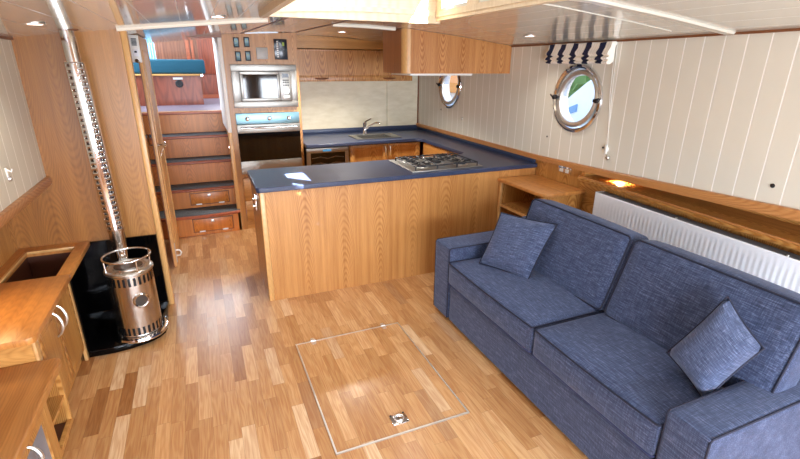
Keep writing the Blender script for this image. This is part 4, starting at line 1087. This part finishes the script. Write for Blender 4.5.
for x in (1.56, 2.38):
    for y in (.79, 2.77):
        mb = MB(); mb.cyl((x, y, 0), .025, 0, .035, 'z', 16); mb.build('foot', 'feet', sf)

def pillow(label, A, Bc, Cc, D, th, side=1):
    A, Bc, Cc, D = map(Vector, (A, Bc, Cc, D)); ctr = (A+Bc+Cc+D)/4
    nrm = ((Bc-A).cross(D-A)).normalized()*side
    o = thing('scatter_cushion', label, 'cushion', ctr, 'scatter cushions on the sofa')
    mb = MB(); n = 14
    def P(u, v, sg):
        # edges curve in slightly between the corners
        uu = u*2-1; vv = v*2-1; k = .05
        uu2 = uu*(1-k*(1-vv*vv)); vv2 = vv*(1-k*(1-uu*uu))
        u_, v_ = (uu2+1)/2, (vv2+1)/2
        p = A*(1-u_)*(1-v_)+Bc*u_*(1-v_)+Cc*u_*v_+D*(1-u_)*v_
        h_ = th/2*((1-uu**4)*(1-vv**4))**.6
        return p+nrm*h_*sg
    uvl = mb.bm.loops.layers.uv.new('UVMap')
    for sg in (1, -1):
        g = [[mb.bm.verts.new(P(i/n, j/n, sg)) for i in range(n+1)] for j in range(n+1)]
        for j in range(n):
            for i in range(n):
                f_ = mb.bm.faces.new((g[j][i], g[j][i+1], g[j+1][i+1], g[j+1][i]))
                for lp, (a_, b_) in zip(f_.loops, ((i, j), (i+1, j), (i+1, j+1), (i, j+1))): lp[uvl].uv = (.4*a_/n, .4*b_/n)
    bmesh.ops.remove_doubles(mb.bm, verts=mb.bm.verts, dist=.0005); bmesh.ops.recalc_face_normals(mb.bm, faces=mb.bm.faces)
    mb.build('cover', 'fabric_pillow', o)
    mb = MB(); ed = [P(i/n, 0, 0) for i in range(n)]+[P(1, j/n, 0) for j in range(n)]+[P(1-i/n, 1, 0) for i in range(n)]+[P(0, 1-j/n, 0) for j in range(n)]
    mb.tube(ed, .005, 7, True); mb.build('piping', 'piping', o)
    return o
pillow('blue scatter cushion leaning at the far arm of the sofa', (1.84, 2.52, .842), (1.99, 2.13, .862), (1.80, 2.125, .508), (1.655, 2.47, .512), .13, 1)
pillow('blue scatter cushion leaning against the near arm of the sofa', (1.934, 1.04, .90), (1.924, .86, .762), (1.755, .925, .515), (1.80, 1.15, .591), .19, 1)

# ------------------------------------------------------------------ ceiling downlights
d0 = None
for i, (x, y, lb) in enumerate(((-.673, 2.916, 'round recessed ceiling light above the stove corner'), (1.625, 3.406, 'round recessed ceiling light just behind the skylight corner'), (2.489, 3.23, 'round recessed ceiling light near the striped blind'), (1.447, 4.914, 'round recessed ceiling light over the kitchen floor'), (.176, 3.2, 'round recessed ceiling light left of the skylight'))):
    z = zc(x)
    if d0 is None:
        d0 = thing('downlight', lb, 'ceiling light', (x, y, z), 'recessed ceiling lights'); b0 = (x, y, z)
        mb = MB(); mb.lathe([(.048, .003), (.048, -.002), (.042, -.004), (.038, -.002)], (x, y, z), 'z', 28); r_ = mb.build('bezel', 'pewter', d0)
        mb = MB(); mb.lathe([(.038, -.001), (.036, -.003), (.003, -.0035)], (x, y, z), 'z', 24); mb.build('lens', 'lamp_on', r_)
        o = d0
    else: o = copy_tree(d0, (x-b0[0], y-b0[1], z-b0[2]), lb)
    L = bpy.data.lights.new('downlight_lamp', 'SPOT'); L.energy = [9, 12, 9, 150, 12][i]; L.spot_size = 2.2; L.spot_blend = .8; L.shadow_soft_size = .04; L.color = (1, .94, .86)
    lo = bpy.data.objects.new('downlight_lamp', L); COL.objects.link(lo); lo.location = (x, y, z-.03)

# ------------------------------------------------------------------ outside
q = B(3.6, 40, -20, 60, .2, .3).build('quay', 'quay'); q['kind'] = 'structure'
nb = thing('moored_boat', 'white boat with sloping cabin seen through the large porthole', 'boat', (8, 8.6, .3))
mb = MB(); mb.prism([(5.6, .3), (9.7, .3), (9.7, .55), (8.8, .72), (7.85, 1.45), (7.4, 1.75), (5.6, 1.75)], 'x', 7.6, 9.4, bev=.05); mb.build('hull', 'boat_white', nb)
mb = MB(); mb.prism([(8.0, 1.02), (8.5, .82), (8.5, .70), (8.0, .86)], 'x', 7.57, 7.62); mb.build('cabin_window', 'blue_win', nb)
ob = thing('market_stall', 'white stall with orange awning seen through the far porthole', 'stall', (8, 14.3, .3))
mb = MB(); mb.box(7.7, 9.2, 12.8, 16.2, .3, .95, bev=.03); mb.build('counter', 'boat_white', ob)
mb = MB(); mb.prism([(7.3, 1.0), (7.3, 1.28), (9.0, 1.6), (9.2, 1.6), (9.2, 1.0)], 'y', 12.6, 16.4); mb.build('awning', 'orange', ob)
hd = MB()
for k in range(900):
    y = random.uniform(2, 30); x = 11+random.uniform(-.8, .8); z = random.uniform(.3, 3.2); s_ = random.uniform(.12, .28)
    m = Matrix.Translation((x, y, z)) @ Matrix.Rotation(random.uniform(0, 6), 4, 'X') @ Matrix.Rotation(random.uniform(0, 6), 4, 'Z')
    hd.box(-s_, s_, -s_*.5, s_*.5, -.02, .02, mat=m)
hd.box(11.0, 11.4, 2, 30, .3, 3.0)
tag(hd.build('hedge', 'foliage', smooth=False), 'green hedge beyond the boats outside the portholes', 'hedge', kind='stuff')

# ------------------------------------------------------------------ light
def area(name, loc, rot, sx, sy, e, col=(1, 1, 1), spread=None):
    L = bpy.data.lights.new(name, 'AREA'); L.shape = 'RECTANGLE'; L.size = sx; L.size_y = sy; L.energy = e; L.color = col
    if spread: L.spread = spread
    o = bpy.data.objects.new(name, L); COL.objects.link(o); o.location = loc; o.rotation_euler = rot; return o
area('wheelhouse_glare_fill', (-.2, 8.6, 2.48), (-PI/2, 0, 0), 1.5, .3, 42, (.88, .95, 1.06))  # added lamp for glare on the floor; the wall behind has no window
area('skylight_daylight', (.97, 2.08, 3.3), (0, 0, 0), 1.5, 2.3, 75, (.86, .94, 1.07))
area('rear_window_fill', (.125, YR-.05, 1.025), (PI/2, 0, 0), 2.05, .85, 150, (.86, .94, 1.07))  # added fill light, placed at the unseen rear windows
area('rear_window_fill', (2.1, YR-.05, 1.025), (PI/2, 0, 0), 1.2, .85, 88, (.86, .94, 1.07))  # second added fill light, same purpose
area('wheelhouse_assumed_daylight', (-1.35, 7.2, 2.45), (0, -PI/2+.25, 0), .8, 1.6, 75, (.86, .95, 1.08))  # assumed daylight from an unseen left window, added to brighten the stair jamb
def spot(name, loc, tgt, e, size, blend=.2, soft=.02, col=(1, 1, 1)):
    L = bpy.data.lights.new(name, 'SPOT'); L.energy = e; L.spot_size = size; L.spot_blend = blend; L.shadow_soft_size = soft; L.color = col
    o = bpy.data.objects.new(name, L); COL.objects.link(o); o.location = loc
    o.rotation_euler = (Vector(tgt)-Vector(loc)).to_track_quat('-Z', 'Y').to_euler(); return o
dirv = Vector((-.85, 1.0, -1.31)).normalized(); c = Vector((1.53, 2.77, 2.25))
spot('sun_through_skylight', c-dirv*14, c, 560000, math.radians(2.3), .05, .03, (1, .95, .86))
spot('puck_lamp', (2.95, 2.56, zr(2.56)-.072), (2.95, 2.50, 0), 22, 2.9, .6, .02, (1, .66, .3))
spot('puck_lamp', (-1.10, 2.62, 1.02), (-1.06, 2.66, 0), 7, 1.9, .8, .03, (1, .7, .35))  # assumed unseen puck lamp for the warm cabinet top; no fitting built here

W = bpy.data.worlds.new('World'); S.world = W; W.use_nodes = True
wn = W.node_tree; bg = wn.nodes['Background']
sky = wn.nodes.new('ShaderNodeTexSky'); sky.sky_type = 'NISHITA'; sky.sun_disc = False; sky.sun_elevation = math.radians(48); sky.sun_rotation = 2.2
wn.links.new(sky.outputs[0], bg.inputs[0]); bg.inputs[1].default_value = .5

# ------------------------------------------------------------------ camera
cam = bpy.data.cameras.new('Camera'); co = bpy.data.objects.new('Camera', cam); COL.objects.link(co)
a, b_, c_ = math.radians(23.185), math.radians(19.69), math.radians(.429)
fw = Vector((math.sin(a)*math.cos(b_), math.cos(a)*math.cos(b_), -math.sin(b_))); rt = Vector((math.cos(a), -math.sin(a), 0)); up = rt.cross(fw)
r2 = rt*math.cos(c_)+up*math.sin(c_); u2 = up*math.cos(c_)-rt*math.sin(c_)
mt = Matrix((r2, u2, -fw)).transposed().to_4x4(); mt.translation = (0, 0, 1.80)
co.matrix_world = mt
cam.sensor_width = 36; cam.lens = 461.057/800*36; cam.clip_start = .02
S.camera = co
S.view_settings.view_transform = 'Standard'; S.view_settings.look = 'None'; S.view_settings.gamma = 1; S.view_settings.exposure = .38
S.view_settings.use_curve_mapping = False
S.cycles.use_denoising = True
S.cycles.max_bounces = 10; S.cycles.diffuse_bounces = 6; S.cycles.glossy_bounces = 5; S.cycles.transparent_max_bounces = 10
S.cycles.sample_clamp_indirect = 6; S.cycles.caustics_reflective = False; S.cycles.caustics_refractive = False
